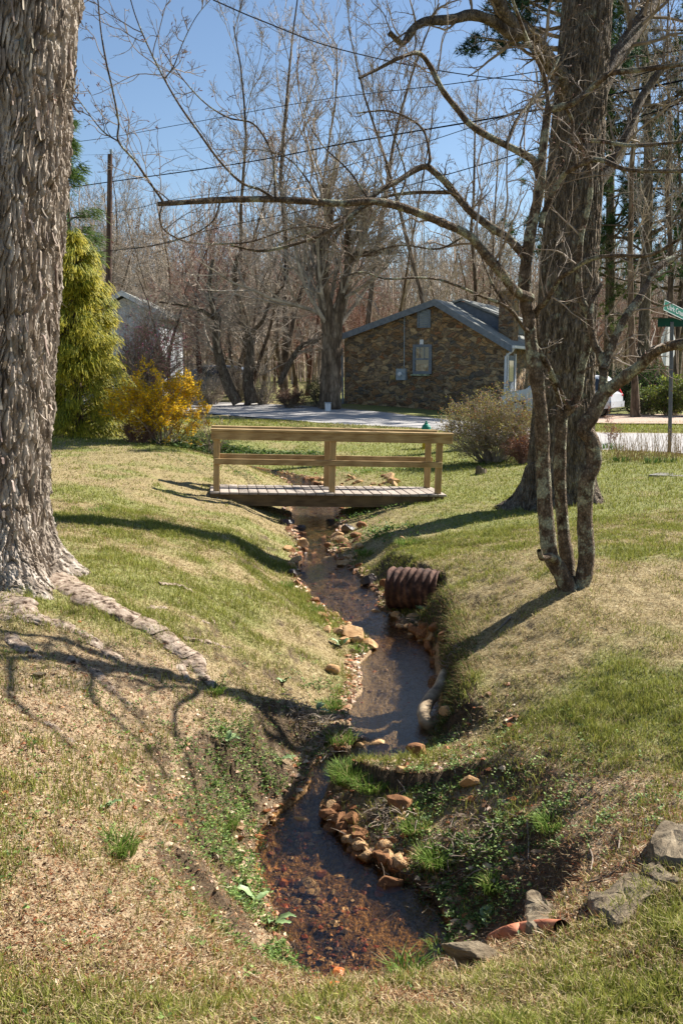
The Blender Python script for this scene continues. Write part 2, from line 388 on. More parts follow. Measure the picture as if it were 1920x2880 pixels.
def sm_z(x, y): return height(x, y, False)
ZZ = np.where((rd_ < .6) & (YY > 15), np.minimum(ZZ, sm_z(XX, YY))-.0, ZZ)
ZZ = np.where((rd_ < 0) & (YY > 15), ZZ-.05, ZZ)
# ---- masks that decide what grows where (world space)
def blob(x, y, u, v, z, rx, ry=None, soft=.5):
    p = G(u, v, z); ry = ry or rx; d = np.sqrt(((x-p[0])/rx)**2+((y-p[1])/ry)**2); return 1-sstep(1-soft, 1+soft, d)
def litter_mask(x, y):
    n1 = (fbm(x*1.1, y*1.1, oct=4, seed=40)-.5)*1.6
    m = blob(x, y, 450, 2350, -1.95, 1.0, 1.6, .6)+blob(x, y, 420, 1980, -1.8, 1.0, .9, .6)*.8+blob(x, y, 1500, 2400, -1.95, .8, .75, .5)*1.0+blob(x, y, 1300, 2250, -2.2, .55, .8, .5)*.8+blob(x, y, 1600, 2330, -2.0, .7, .7, .6)*.7
    m = m+blob(x, y, 640, 2000, -2.0, .7, 1.0, .6)*.6+blob(x, y, 1050, 2850, -1.8, .8, .35, .6)*.35
    return np.clip(m+n1*.45*(m > .02), 0, 1)
def green_mask(x, y):
    g = fbm(x*.55+3, y*.55, oct=4, seed=50)*.6+fbm(x*2.3, y*2.3, oct=3, seed=51)*.4
    g = sstep(.42, .62, g)*np.where(y < 3.6, .36, 1)
    far = sstep(12, 26, y); rt = sstep(.2, 1.5, x)*sstep(8, 13, y)
    nr = blob(x, y, 150, 2750, -1.7, 1.0, .7, .6)*.45+blob(x, y, 60, 2150, -1.75, .8, .9, .6)*.35+blob(x, y, 1500, 2820, -1.65, .9, .4, .6)*.2+blob(x, y, 1600, 2050, -1.8, 1.0, 1.2, .6)*.3
    g = np.clip(g*.75+.12+far*.35+rt*.5+nr*(.4+g), 0, 1)
    return g
LM = litter_mask(XX, YY); GM = green_mask(XX, YY)
mud_shade = np.clip(1-np.where(e_ < 0, 0, e_)/.10, 0, 1)
bank_shade = np.where((bw_ < .29) & (YY > 6.2) & (sd_ > 0) & (e_ > 0) & (e_ < bw_*1.15), 1.0, 0)  # shade of the overhanging right bank, painted on its face as dark soil
mud_shade = np.clip(np.maximum(mud_shade, bank_shade), 0, 1)
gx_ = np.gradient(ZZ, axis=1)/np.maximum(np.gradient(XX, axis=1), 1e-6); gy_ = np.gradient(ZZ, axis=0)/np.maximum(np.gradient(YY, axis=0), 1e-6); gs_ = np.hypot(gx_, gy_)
mud_shade = np.where(YY < 14, np.maximum(mud_shade, sstep(.55, .95, gs_+(fbm(XX*6, YY*6, oct=3, seed=44)-.5)*.5)*.9), mud_shade)
bed = np.where(e_ < .02, 1.0, 0)
road_side = np.clip(1-rd_/.5, 0, 1)*(YY > 15)
ny, nx = XX.shape
V = np.stack([XX, YY, ZZ], -1).reshape(-1, 3)
i = np.arange(ny-1)[:,None]*nx+np.arange(nx-1)[None]; Fq = np.stack([i, i+1, i+nx+1, i+nx], -1).reshape(-1, 4)
# ground material
m, nt, b = new_mat('ground')
def A_(nm):
    a = nt.nodes.new('ShaderNodeAttribute'); a.attribute_name = nm; return a.outputs['Fac']
t1 = tex(nt, 'Noise', 38, 6, .7); t2 = tex(nt, 'Noise', 6, 5, .6); t3 = tex(nt, 'Voronoi', 70); t4 = tex(nt, 'Noise', 1.2, 4, .6)
straw = ramp(nt, t1.outputs[0], [(.30, (.09,.055,.025)), (.45, (.24,.17,.08)), (.58, (.38,.29,.16)), (.72, (.55,.45,.29))])
green = ramp(nt, t1.outputs[0], [(.30, (.08,.085,.025)), (.5, (.20,.21,.065)), (.7, (.38,.37,.15))])
litter = ramp(nt, t3.outputs['Color'], [(.1, (.04,.024,.013)), (.35, (.13,.08,.042)), (.6, (.24,.155,.085)), (.85, (.42,.31,.19))])
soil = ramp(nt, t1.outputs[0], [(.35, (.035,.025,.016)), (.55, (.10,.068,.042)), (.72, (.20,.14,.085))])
bedc = ramp(nt, t1.outputs[0], [(.3, (.05,.024,.009)), (.46, (.20,.10,.03)), (.58, (.42,.22,.075)), (.72, (.60,.42,.2))])
t7 = tex(nt, 'Noise', 2.6, 4, .6); bedc = mix(nt, .8, bedc, mix(nt, 1.0, bedc, ramp(nt, t7.outputs[0], [(.36, (.42,.38,.34)), (.58, (1.15,1.08,1.0))]), 'MULTIPLY'))
sand = ramp(nt, t1.outputs[0], [(.3, (.22,.14,.075)), (.5, (.36,.25,.145)), (.7, (.46,.34,.22))])
c = mix(nt, A_('green'), straw, green); c = mix(nt, A_('litter'), c, litter); c = mix(nt, A_('mud_shade'), c, soil)
c = mix(nt, A_('bed'), c, bedc); c = mix(nt, A_('sand'), c, sand)
nt.links.new(c, b.inputs['Base Color']); b.inputs['Roughness'].default_value = .9; b.inputs['Specular IOR Level'].default_value = .15
nb_ = bump(nt, b, t1.outputs[0], .8, .03); bump(nt, b, t3.outputs['Distance'], .4, .01, nb_)
M_ground = m
sandm = bed*np.clip(blob(XX, YY, 1090, 1980, -2.38, .75, 1.6, .4)+blob(XX, YY, 900, 1450, -2.2, .8, 1.2, .4)*.8+blob(XX, YY, 960, 1650, -2.3, .8, 1.5, .4)*.35, 0, 1)
ground = make('ground', V, Fq, M_ground, smooth=True, attrs=dict(green=GM.ravel(), litter=np.maximum(LM, road_side*.8).ravel(), mud_shade=mud_shade.ravel(), bed=bed.ravel(), sand=sandm.ravel()))
tag(ground, kind='structure')

# road: a closed slab following the ground
def ribbon_surface(poly_near, poly_far, lift, name, mat, n=60, k=10):
    a = catmull(np.array([p[:2] for p in poly_near]), 8); f = catmull(np.array([p[:2] for p in poly_far[::-1]]), 8)
    def res(c, n):
        s = np.concatenate([[0], np.cumsum(np.linalg.norm(np.diff(c, axis=0), axis=1))]); q = np.linspace(0, s[-1], n)
        return np.stack([np.interp(q, s, c[:,0]), np.interp(q, s, c[:,1])], -1)
    a, f = res(a, n), res(f, n); t = np.linspace(0, 1, k)[None,:,None]; XY = a[:,None]*(1-t)+f[:,None]*t
    Z = height(XY[...,0], XY[...,1], False)+lift
    V = np.concatenate([XY, Z[...,None]], -1).reshape(-1, 3); i = np.arange(n-1)[:,None]*k+np.arange(k-1)[None]
    o = make(name, V, np.stack([i, i+1, i+k+1, i+k], -1).reshape(-1, 4)[:, ::-1], mat, smooth=True); tag(o, kind='structure'); return o
m, nt, b = new_mat('asphalt')
t1 = tex(nt, 'Noise', 1.1, 5, .6); t2 = tex(nt, 'Noise', 90, 4, .7)
c = mix(nt, .5, ramp(nt, t1.outputs[0], [(.3, (.32,.30,.28)), (.7, (.42,.40,.375))]), ramp(nt, t2.outputs[0], [(.3, (.26,.245,.23)), (.7, (.46,.44,.42))]))
t5 = tex(nt, 'Voronoi', .55, feature='DISTANCE_TO_EDGE'); ck = ramp(nt, t5.outputs[0], [(0, (0,0,0)), (.012, (1,1,1))])
c = mix(nt, .45, c, mix(nt, 1.0, c, ck, 'MULTIPLY')); nt.links.new(c, b.inputs['Base Color']); b.inputs['Roughness'].default_value = .9; bump(nt, b, t2.outputs[0], .3, .005)
road = ribbon_surface(near_e, far_e, .0, 'road', m)
# gravel drive beyond the road on the right
dn = [G(2300,1212,-1.5), G(1920,1194,-1.5), G(1720,1188,-1.5), G(1600,1182,-1.5)]; df = [G(1600,1160,-1.5), G(1740,1163,-1.5), G(1920,1168,-1.5), G(2300,1180,-1.5)]
M_gravel = simple('gravel', [(.3, (.2,.13,.09)), (.5, (.42,.3,.22)), (.7, (.6,.5,.42))], 30, .9, .6, .01, detail=5)
ribbon_surface(dn, df, .05, 'gravel_drive', M_gravel, 24, 6)

# water
ww = []; wrows = []
cs = cn[:, :4]; s_ = np.concatenate([[0], np.cumsum(np.linalg.norm(np.diff(cs[:, :2], axis=0), axis=1))]); q = np.linspace(0, s_[-1], 420)
ctr = np.stack([np.interp(q, s_, cs[:,k]) for k in range(4)], -1); tg = np.gradient(ctr[:, :2], axis=0); tg = norm(tg); nrm = np.stack([tg[:,1], -tg[:,0]], -1)
k = 13; t = np.linspace(-1, 1, k)
XY = ctr[:,None,:2]+nrm[:,None,:]*(t[None,:,None]*(ctr[:,2]+.13)[:,None,None]); Z = np.broadcast_to(ctr[:,3][:,None,None], XY.shape[:2]+(1,))
ext = (XY[0:1]-nrm[0:1,None]*0); 
V = np.concatenate([XY, Z], -1); V0 = V[0:1].copy(); V0[...,1] -= .25; V = np.concatenate([V0, V], 0); nn = len(V)
i = np.arange(nn-1)[:,None]*k+np.arange(k-1)[None]
m, nt, b = new_mat('water'); nt.nodes.remove(b); out = nt.nodes['Material Output']
g = nt.nodes.new('ShaderNodeBsdfGlossy'); g.inputs['Roughness'].default_value = .04; tr = nt.nodes.new('ShaderNodeBsdfTransparent'); tr.inputs[0].default_value = (.93,.87,.74,1)
fr = nt.nodes.new('ShaderNodeFresnel'); fr.inputs[0].default_value = 1.33; ms = nt.nodes.new('ShaderNodeMixShader')
n1 = tex(nt, 'Noise', 11, 3, .6, (1.0,.55,1)); n2 = tex(nt, 'Noise', 48, 4, .65); 
hh = mathn(nt, 'ADD', n1.outputs[0], mathn(nt, 'MULTIPLY', n2.outputs[0], .5))
bp = nt.nodes.new('ShaderNodeBump'); bp.inputs['Strength'].default_value = .7; bp.inputs['Distance'].default_value = .012; nt.links.new(hh, bp.inputs['Height'])
nt.links.new(bp.outputs[0], g.inputs['Normal']); nt.links.new(bp.outputs[0], fr.inputs['Normal'])
f2 = mathn(nt, 'MULTIPLY', fr.outputs[0], 1.5)
nt.links.new(f2, ms.inputs[0]); nt.links.new(tr.outputs[0], ms.inputs[1]); nt.links.new(g.outputs[0], ms.inputs[2]); nt.links.new(ms.outputs[0], out.inputs[0])
water = make('stream_water', V.reshape(-1, 3), np.stack([i, i+1, i+k+1, i+k], -1).reshape(-1, 4), m, smooth=True); tag(water, kind='structure')
# ================================================================== footbridge
def wood(name, c1, c2, c3, axis=0, rough=.75, sc_=3.0):
    m, nt, b = new_mat(name); mp = [22, 22, 22]; mp[axis] = 1.3
    t = tex(nt, 'Noise', sc_, 6, .6, tuple(mp)); t2 = tex(nt, 'Noise', 1.7, 4, .6)
    w_ = tex(nt, 'Wave', 1.6, 3, .6, tuple([9 if i != axis else .5 for i in range(3)])); w_.inputs['Distortion'].default_value = 5
    c = ramp(nt, t.outputs[0], [(.3, c1), (.5, c2), (.72, c3)])
    c = mix(nt, .35, c, ramp(nt, w_.outputs[0], [(.2, c1), (.8, c3)])); c = mix(nt, .35, c, ramp(nt, t2.outputs[0], [(.35, c1), (.65, c3)]))
    oi = nt.nodes.new('ShaderNodeObjectInfo'); c = mix(nt, .22, c, ramp(nt, oi.outputs['Random'], [(0, c1), (1, c3)]))
    kv = tex(nt, 'Voronoi', 2.1, mapping=tuple([6 if i != axis else 1.2 for i in range(3)])); kn = ramp(nt, kv.outputs['Distance'], [(.05, (.25,.17,.1)), (.14, (1,1,1))]); c = mix(nt, .8, c, kn, 'MULTIPLY')
    nt.links.new(c, b.inputs['Base Color']); b.inputs['Roughness'].default_value = rough; bump(nt, b, t.outputs[0], .35, .004); return m
M_pineX = wood('treated_pine_rail', srgb(112,82,46), srgb(168,136,88), srgb(206,178,130), 0)
M_pineZ = wood('treated_pine_post', srgb(112,82,46), srgb(168,136,88), srgb(206,178,130), 2)
M_deck = wood('weathered_deck', srgb(96,84,74), srgb(150,136,124), srgb(196,184,170), 1, .85)
M_beam = wood('weathered_beam', srgb(70,55,38), srgb(112,90,62), srgb(146,122,86), 0, .9)
FL = P(590, 1383, 15.15); FR = P(1255, 1391, 15.6)
bx = FR-FL; BL_ = np.linalg.norm(bx); bx /= BL_; by = norm(np.array([-bx[1], bx[0], 0.])); bz = np.cross(bx, by)
BM = np.stack([bx, by, bz], 1); yaw = math.atan2(bx[1], bx[0]); BW = 1.06
bridge = empty('footbridge', FL-np.array([0,0,.2]), 'small wooden footbridge with pale new railings over a weathered deck, spanning the stream', 'bridge')
def bpt(x, y, z): return FL+bx*x+by*y+bz*z
def bbox(name, x0, x1, y0, y1, z0, z1, mat, jit=0, label=None):
    mb = MB(); c = bpt((x0+x1)/2, (y0+y1)/2, (z0+z1)/2); Rm = BM if not jit else BM @ rotz(jit)
    mb.box((0,0,0), (x1-x0, y1-y0, z1-z0), None, .004)
    V = np.concatenate(mb.V); o = make(name, np.zeros((0,3)) if 0 else V, [np.concatenate(v) for v in mb.F.values()], mat, None)
    # keep local axes so the grain runs along the board
    me = o.data; off = np.array(o.location); co = V-0; me.vertices.foreach_set('co', co.astype(np.float32).ravel()); me.update()
    M4 = Matrix([[*Rm[i], 0] for i in range(3)]+[[0,0,0,1]]); M4.translation = Vector(c-np.array(bridge.location)); o.parent = bridge; o.matrix_local = M4
    if label: o['label'] = label
    return o
for s_, (y0, y1) in enumerate(((.0,.045),(BW-.045,BW))): bbox('beam', 0, BL_-.04, y0, y1, -.215, -.036, M_beam)
bbox('beam', .0, BL_-.05, BW/2-.02, BW/2+.02, -.20, -.037, M_beam)
nb = 25; wd = BL_/nb
for k in range(nb):
    bbox('deck_board', k*wd+.006, (k+1)*wd-.006, -.035+RS.randn()*.006, BW+.035, -.034, .0+RS.randn()*.002, M_deck, RS.randn()*.004)
xl, xm, xr = .055, .055+(936-608)/2800*15.2+.02, BL_-.12
def post_x(u):   # local x where the front plane meets pixel column u
    d = ray(u, 1300); A = np.array([[d[0], -bx[0]], [d[1], -bx[1]]]); s = np.linalg.solve(A, FL[:2]); return s[1]
px_ = [post_x(607), post_x(935), post_x(1235)]
for x in px_:
    bbox('post', x-.046, x+.046, .05, .142, .001, .90, M_pineZ)
    bbox('post', x-.04, x+.052, BW-.142, BW-.05, .001, .90, M_pineZ)
x0, x1 = post_x(591), post_x(1268)
bbox('top_rail', x0, x1-.0, .01, .048, .80, .925, M_pineX)
bbox('rail_cap', x0-.01, x1+.012, -.01, .155, .928, .965, M_pineX)
bbox('mid_rail', post_x(599), post_x(1241), .01, .048, .42, .51, M_pineX)
bbox('top_rail', x0+.01, x1-.06, BW-.048, BW-.01, .80, .925, M_pineX)
bbox('rail_cap', x0, x1-.05, BW-.155, BW+.01, .928, .965, M_pineX)
bbox('mid_rail', x0+.03, x1-.09, BW-.048, BW-.01, .42, .51, M_pineX)
mb = MB(); p = bpt(.12, -.004, -.10); V, Fq = tubes([[p, p-by*.012]], [[.014,.012]], 8); mb.add(V, [Fq, np.array([[15,14,13,12],[15,12,11,8],[11,10,9,8]])]); mb.build('bolt', simple('bolt_steel', [(.4, (.4,.4,.4)), (.6, (.6,.6,.6))], 8, .4, 0, metal=.8), bridge)

# ================================================================== stone house
def stone_mat(name, sx=1.0):
    m, nt, b = new_mat(name)
    t0 = tex(nt, 'Noise', 2.2, 3, .5); tc = nt.nodes.new('ShaderNodeTexCoord')
    mp = nt.nodes.new('ShaderNodeMapping'); mp.inputs['Scale'].default_value = (2.2*sx, 2.2*sx, 4.2*sx)
    ad = nt.nodes.new('ShaderNodeVectorMath'); ad.operation = 'MULTIPLY_ADD'; nt.links.new(t0.outputs['Color'], ad.inputs[0]); ad.inputs[1].default_value = (.5,.5,.5)
    nt.links.new(tc.outputs['Object'], ad.inputs[2]); nt.links.new(ad.outputs[0], mp.inputs[0])
    v1 = nt.nodes.new('ShaderNodeTexVoronoi'); v1.inputs['Scale'].default_value = 1.5; v2 = nt.nodes.new('ShaderNodeTexVoronoi'); v2.inputs['Scale'].default_value = 1.5; v2.feature = 'DISTANCE_TO_EDGE'
    nt.links.new(mp.outputs[0], v1.inputs['Vector']); nt.links.new(mp.outputs[0], v2.inputs['Vector'])
    sep = nt.nodes.new('ShaderNodeSeparateColor'); nt.links.new(v1.outputs['Color'], sep.inputs[0])
    c = ramp(nt, sep.outputs[0], [(0, srgb(98,80,62)), (.15, srgb(144,112,80)), (.3, srgb(172,140,102)), (.45, srgb(108,98,88)), (.6, srgb(138,118,98)), (.72, srgb(188,162,126)), (.86, srgb(92,90,86)), (1, srgb(156,110,74))])
    n2 = tex(nt, 'Noise', 9, 6, .65); c = mix(nt, .55, c, mix(nt, 1.0, c, ramp(nt, n2.outputs[0], [(.3, (.35,.33,.3)), (.65, (1.25,1.2,1.1))]), 'MULTIPLY'))
    mo = ramp(nt, v2.outputs[0], [(.025, (0,0,0)), (.06, (1,1,1))]); c = mix(nt, mo, srgb(158,138,110), c)
    nt.links.new(c, b.inputs['Base Color']); b.inputs['Roughness'].default_value = .9
    h = mathn(nt, 'ADD', ramp(nt, v2.outputs[0], [(0, (0,0,0)), (.12, (1,1,1))]), mathn(nt, 'MULTIPLY', n2.outputs[0], .6)); bump(nt, b, h, .9, .06); return m
M_stone = stone_mat('fieldstone')
M_trim = simple('blue_grey_trim', [(.3, srgb(98,106,116)), (.7, srgb(124,132,142))], 6, .6, .2, .003)
M_white = simple('white_paint', [(.3, srgb(205,208,212)), (.7, srgb(235,235,235))], 5, .5, .1, .002)
M_shingle = None
m, nt, b = new_mat('roof_shingle'); br = nt.nodes.new('ShaderNodeTexBrick'); tc = nt.nodes.new('ShaderNodeTexCoord'); nt.links.new(tc.outputs['Object'], br.inputs[0])
br.inputs['Scale'].default_value = 3.0; br.inputs['Color1'].default_value = (.22,.225,.195,1); br.inputs['Color2'].default_value = (.33,.335,.29,1); br.inputs['Mortar'].default_value = (.12,.12,.12,1); br.inputs['Mortar Size'].default_value = .015
t = tex(nt, 'Noise', 3, 5, .7); c = mix(nt, .6, br.outputs[0], ramp(nt, t.outputs[0], [(.3, (.16,.16,.15)), (.7, (.42,.42,.39))])); nt.links.new(c, b.inputs['Base Color']); b.inputs['Roughness'].default_value = .95; bump(nt, b, br.outputs['Fac'], .4, .01); M_shingle = m
m, nt, b = new_mat('window_glass'); b.inputs['Base Color'].default_value = (.03,.035,.04,1); b.inputs['Roughness'].default_value = .06; b.inputs['Specular IOR Level'].default_value = .9; M_glass = m
psi = R(25); e1 = np.array([math.cos(psi), -math.sin(psi), 0]); e2 = np.array([math.sin(psi), math.cos(psi), 0])
HL = np.array([.13, 46.2, 0.]); HWd = 7.53
def gp(t, s, z): return HL+e1*t+e2*s+np.array([0,0,z])
def on_plane(u, v, s=0.0):         # (t, z) on the gable plane set back by s
    d = ray(u, v); o = HL+e2*s; k = (o@e2)/(d@e2); p = d*k-o; return p@e1, p[2]
house = empty('stone_house', gp(3.7, 3, -1.6), 'brown fieldstone cottage with grey shingle roof and blue-grey trim across the road', 'house')
def prism(name, poly, s0, s1, mat, parent, label=None):
    n_ = len(poly); V = [gp(t, s0, z) for t, z in poly]+[gp(t, s1, z) for t, z in poly]
    mb = MB(); side = np.array([[i, (i+1) % n_, n_+(i+1) % n_, n_+i] for i in range(n_)])
    mb.add(V, [side, np.array([list(range(n_))[::-1]]), np.array([list(range(n_, 2*n_))])]); o = mb.build(name, mat, parent)
    if label: o['label'] = label
    return o
zl, zr, zm, tm = 1.88, 1.43, 3.27, 4.40
wall = prism('wall', [(0,-2.2),(HWd,-2.2),(HWd,zr-.05),(tm,zm-.05),(0,zl-.05)], 0, 9, M_stone, house)
def slope(name, ta, za, tb, zb, s0, s1, th, mat, par): return prism(name, [(ta,za),(tb,zb),(tb,zb+th),(ta,za+th)], s0, s1, mat, par)
rl = (zm-zl)/tm; rr_ = (zm-zr)/(HWd-tm)
roof = slope('roof', -.35, zl-.35*rl, tm, zm, -.22, 9.2, .09, M_shingle, house)
slope('roof', tm, zm, HWd+.38, zr-.38*rr_, -.22, 9.2, .09, M_shingle, house)
slope('rake_board', -.35, zl-.35*rl-.20, tm, zm-.20, -.26, -.222, .27, M_trim, house)
slope('rake_board', tm, zm-.20, HWd+.38, zr-.38*rr_-.20, -.26, -.222, .27, M_trim, house)
slope('soffit', -.33, zl-.33*rl-.05, tm, zm-.05, -.22, -.003, .04, M_trim, house)
slope('soffit', tm, zm-.05, HWd+.36, zr-.36*rr_-.05, -.22, -.003, .04, M_trim, house)
ze = zr-.38*rr_; prism('gutter', [(HWd+.385,ze-.02),(HWd+.50,ze-.0),(HWd+.51,ze+.11),(HWd+.385,ze+.11)], -.24, 9, M_white, house)
def plate(name, u0, v0, u1, v1, d0, d1, mat, par, s=0):
    t0, z1 = on_plane(u0, v0, s); t1_, z0 = on_plane(u1, v1, s); return prism(name, [(t0,z0),(t1_,z0),(t1_,z1),(t0,z1)], s-d1, s-d0, mat, par)
# window
win = plate('window', 1164, 972, 1212, 1050, .002, .02, M_white, house); win['label'] = 'double-hung window with blue-grey frame'
for r in ((1162,969,1168,1052),(1207,969,1214,1052)): plate('frame', *r, .02, .08, M_trim, win)
for r in ((1168,969,1207,976),(1168,1044,1207,1052),(1168,1008,1207,1012)): plate('frame', *r, .02, .075, M_trim, win)
plate('pane', 1168, 976, 1207, 1008, .021, .03, M_glass, win); plate('pane', 1168, 1012, 1207, 1044, .021, .03, M_glass, win)
for u in (1180.5, 1193.5): plate('muntin', u-.8, 976, u+.8, 1008, .031, .045, M_trim, win)
M_cur = simple('curtain', [(.35, srgb(150,125,95)), (.65, srgb(215,200,170))], 6, .9, .3, .01)
plate('curtain', 1172, 981, 1184, 1007, .031, .034, M_cur, win); plate('curtain', 1171, 1024, 1204, 1043, .031, .034, M_cur, win)
plate('sill', 1156, 1052, 1208, 1057, .0, .12, simple('lichen_sill', [(.4, srgb(110,120,100)), (.6, srgb(170,178,150))], 12, .9, .4), win)
ven = plate('vent', 1174, 873, 1211, 921, .002, .03, M_glass, house)
for r in ((1174,871,1179,922),(1206,871,1211,922)): plate('frame', *r, .03, .07, M_trim, ven)
for r in ((1179,871,1206,876),(1179,917,1206,922)): plate('frame', *r, .03, .07, M_trim, ven)
for k in range(6): plate('louvre', 1179, 879+k*6.4, 1206, 882.5+k*6.4, .03, .055, M_trim, ven)
M_mbox = simple('meter_box', [(.3, srgb(130,142,150)), (.7, srgb(165,175,182))], 6, .5, .1)
mbx = plate('meter_box', 1118, 1037, 1144, 1069, .002, .22, M_mbox, house)
t_, z_ = on_plane(1124.5, 1052, -.22); pa = gp(t_, -.22, z_); V, Fq = tubes([[pa, pa-e2*.09, pa-e2*.1]], [[.09,.085,.001]], 14); make('meter_dial', V, Fq, M_white, mbx)
t_, z0_ = on_plane(1137, 1036); _, z1_ = on_plane(1138, 884); V, Fq = tubes([[gp(t_,-.06,z0_), gp(t_,-.06,z1_)]], [[.022,.022]], 6); make('conduit', V, Fq, M_mbox, house)
plate('outlet_box', 1098, 1055, 1112, 1067, .002, .07, simple('tan_box', [(.4, srgb(150,130,80)), (.6, srgb(180,160,110))], 6, .7, .1), house)
plate('lintel_stone', 1180, 955, 1190, 969, -.05, .03, M_white, house)
# side wall door, downspout
def sbox(name, s0, s1, z0, z1, d0, d1, mat, par): return prism(name, [(HWd+d0,z0),(HWd+d1,z0),(HWd+d1,z1),(HWd+d0,z1)], s0, s1, mat, par)
dr = sbox('door', .35, 1.45, -1.35, .92, .004, .05, M_trim, house); sbox('pane', .55, 1.25, -.2, .7, .051, .06, M_glass, dr); sbox('frame', .22, .345, -1.35, 1.0, .0, .09, M_white, dr); sbox('frame', 1.455, 1.58, -1.35, 1.0, .0, .09, M_white, dr)
V, Fq = tubes([[gp(HWd+.42,-.1,ze), gp(HWd+.36,-.1,ze-.12), gp(HWd+.06,-.06,ze-.35), gp(HWd+.05,-.05,-1.5)]], [[.05]*4], 6); make('downspout', V, Fq, M_white, house)
V, Fq = tubes([[gp(-.3,-.05,zl-.4), gp(-.1,-.05,zl-.6), gp(-.05,-.05,-1.3)]], [[.05]*3], 6); make('downspout', V, Fq, M_trim, house)
# raised rear roof with blue-grey cheek wall
S2 = 2.4; pts = [on_plane(*a, S2) for a in ((1262,857),(1298,846),(1404,893),(1404,935))]
(ta, za), (tb, zb), (tc_, zc), (td, zd) = pts
prism('dormer_wall', [(ta-.2, za-.9),(td, zd-.8),(tc_, zc-.03),(tb, zb-.03),(ta, za-.02)], S2, 7.5, M_trim, house)
slope('dormer_roof', tb, zb, tc_+.5, zc-.5*(zb-zc)/(tc_-tb), S2-.15, 7.7, .1, M_shingle, house)
slope('dormer_roof', ta-.3, za-.08, tb, zb, S2-.15, 7.7, .1, M_shingle, house)
t0, z1 = on_plane(1408, 828, 2.0); t1_, z0 = on_plane(1446, 950, 2.0); ch = prism('chimney', [(t0,z0-.6),(t1_,z0-.6),(t1_,z1),(t0,z1)], 1.7, 2.6, M_stone, house)
prism('chimney_cap', [(t0-.06,z1),(t1_+.06,z1),(t1_+.06,z1+.12),(t0-.06,z1+.12)], 1.64, 2.66, M_beam, ch)

# ================================================================== white house behind the yellow shrubs
def boxhouse(name, label, peak, uL, uR, vE, D, base, depth, mats, left_cut=None):
    pk = P(*peak, D); xr = P(uR, vE, D); hw = xr[0]-pk[0]; r = empty(name, (pk[0], D+depth/2, base), label, 'house')
    M0 = np.array([pk[0], D, 0.])
    def pr(nm, poly, y0, y1, mat, par=r):
        n_ = len(poly); V = [M0+np.array([a, y0, z]) for a, z in poly]+[M0+np.array([a, y1, z]) for a, z in poly]
        side = np.array([[i, (i+1) % n_, n_+(i+1) % n_, n_+i] for i in range(n_)]); mb = MB(); mb.add(V, [side, np.array([list(range(n_))[::-1]]), np.array([list(range(n_, 2*n_))])]); return mb.build(nm, mat, par)
    zp, ze_ = pk[2], xr[2]; wi = hw-.45
    pr('wall', [(-wi,base),(wi,base),(wi,ze_+.1),(0,zp-.15),(-wi,ze_+.1)], .6, depth, mats[0])
    for s_ in (-1, 1):
        q = [(0,zp),(s_*hw,ze_),(s_*hw,ze_+.15),(0,zp+.15)]; q = q if s_ > 0 else q[::-1]; pr('roof', q, .05, depth+.3, mats[1])
        q = [(0,zp-.1),(s_*hw,ze_-.1),(s_*hw,ze_+.17),(0,zp+.17)]; q = q if s_ > 0 else q[::-1]; pr('rake_board', q, 0, .048, mats[2])
    w_ = pr('window', [(-.6,-.1),(.4,-.1),(.4,1.3),(-.6,1.3)], .56, .598, M_white); pr('pane', [(-.5,0),(.3,0),(.3,1.2),(-.5,1.2)], .54, .558, M_glass, w_)
    w_ = pr('window', [(1.3,-.1),(2.1,-.1),(2.1,1.1),(1.3,1.1)], .56, .598, M_white); pr('pane', [(1.38,0),(2.02,0),(2.02,1.0),(1.38,1.0)], .54, .558, M_glass, w_)
    return r
M_siding = simple('white_siding', [(.3, srgb(200,205,215)), (.7, srgb(225,228,232))], 2, .6, .5, .02, mapping=(1,1,22))
boxhouse('white_house', 'white sided house with white gable trim half hidden behind the yellow conifer', (342,826), 0, 468, 893, 52, -1.6, 8, (M_siding, M_shingle, M_white))

# ================================================================== pole and wires
M_pole = simple('pole_wood', [(.3, srgb(58,44,38)), (.7, srgb(112,88,76))], 3, .9, .5, .01, mapping=(8,8,.6))
D_ = 44; b0 = P(302, 1140, D_); t0 = P(310, 434, D_); b0[2] = gz(b0[0], b0[1])-.2
pole = empty('utility_pole', b0, 'tall brown wooden utility pole rising behind the yellow conifer', 'pole')
V, Fq = tubes([[b0, (b0+t0)/2, t0]], [[.15,.13,.10]], 12); V = np.vstack([V, [t0]]); make('pole_shaft', V, [Fq, np.array([[24+i, 24+(i+1) % 12, 36] for i in range(12)])], M_pole, pole)
mb = MB(); V, Fq = tubes([[t0+[.05,0,-.1], t0+[.05,0,.12], t0+[.05,0,.2], t0+[.05,0,.22]]], [[.03,.06,.06,.01]], 8); mb.add(V, Fq); mb.build('insulator', M_mbox, pole)
M_wire = simple('cable_black', [(.4, (.008,.008,.01)), (.6, (.018,.018,.022))], 3, .85, 0, spec=.05)
def wire(pts, r, label, group='power lines overhead'):
    c = catmull([P(*p) for p in pts], 10); V, Fq = tubes([c], [np.full(len(c), r)], 5); o = make('power_line', V, Fq, M_wire); return tag(o, label, 'cable', group)
wire([(-300,452,52),(222,398,46),(500,352,41),(880,284,35),(1300,232,28),(1920,140,20),(2500,60,16)], .012, 'topmost of the thin power lines crossing the sky above the pole')
wire([(-300,600,52),(222,524,46),(660,462,38),(1000,398,33),(1400,330,27),(1700,270,23),(1920,226,20),(2500,100,15)], .022, 'thick dark power line crossing the sky above the bridge and behind the oak')
wire([(-300,690,50),(303,600,44),(480,563,40),(760,520,35),(1100,430,30),(1500,300,24),(2000,150,18)], .010, 'thin power line running from the pole up to the right over the traced limb')
wire([(-300,760,50),(303,706,44),(430,690,41),(620,640,37),(1000,560,31),(1500,420,24),(2200,200,17)], .013, 'lowest sagging cable attached low on the pole')
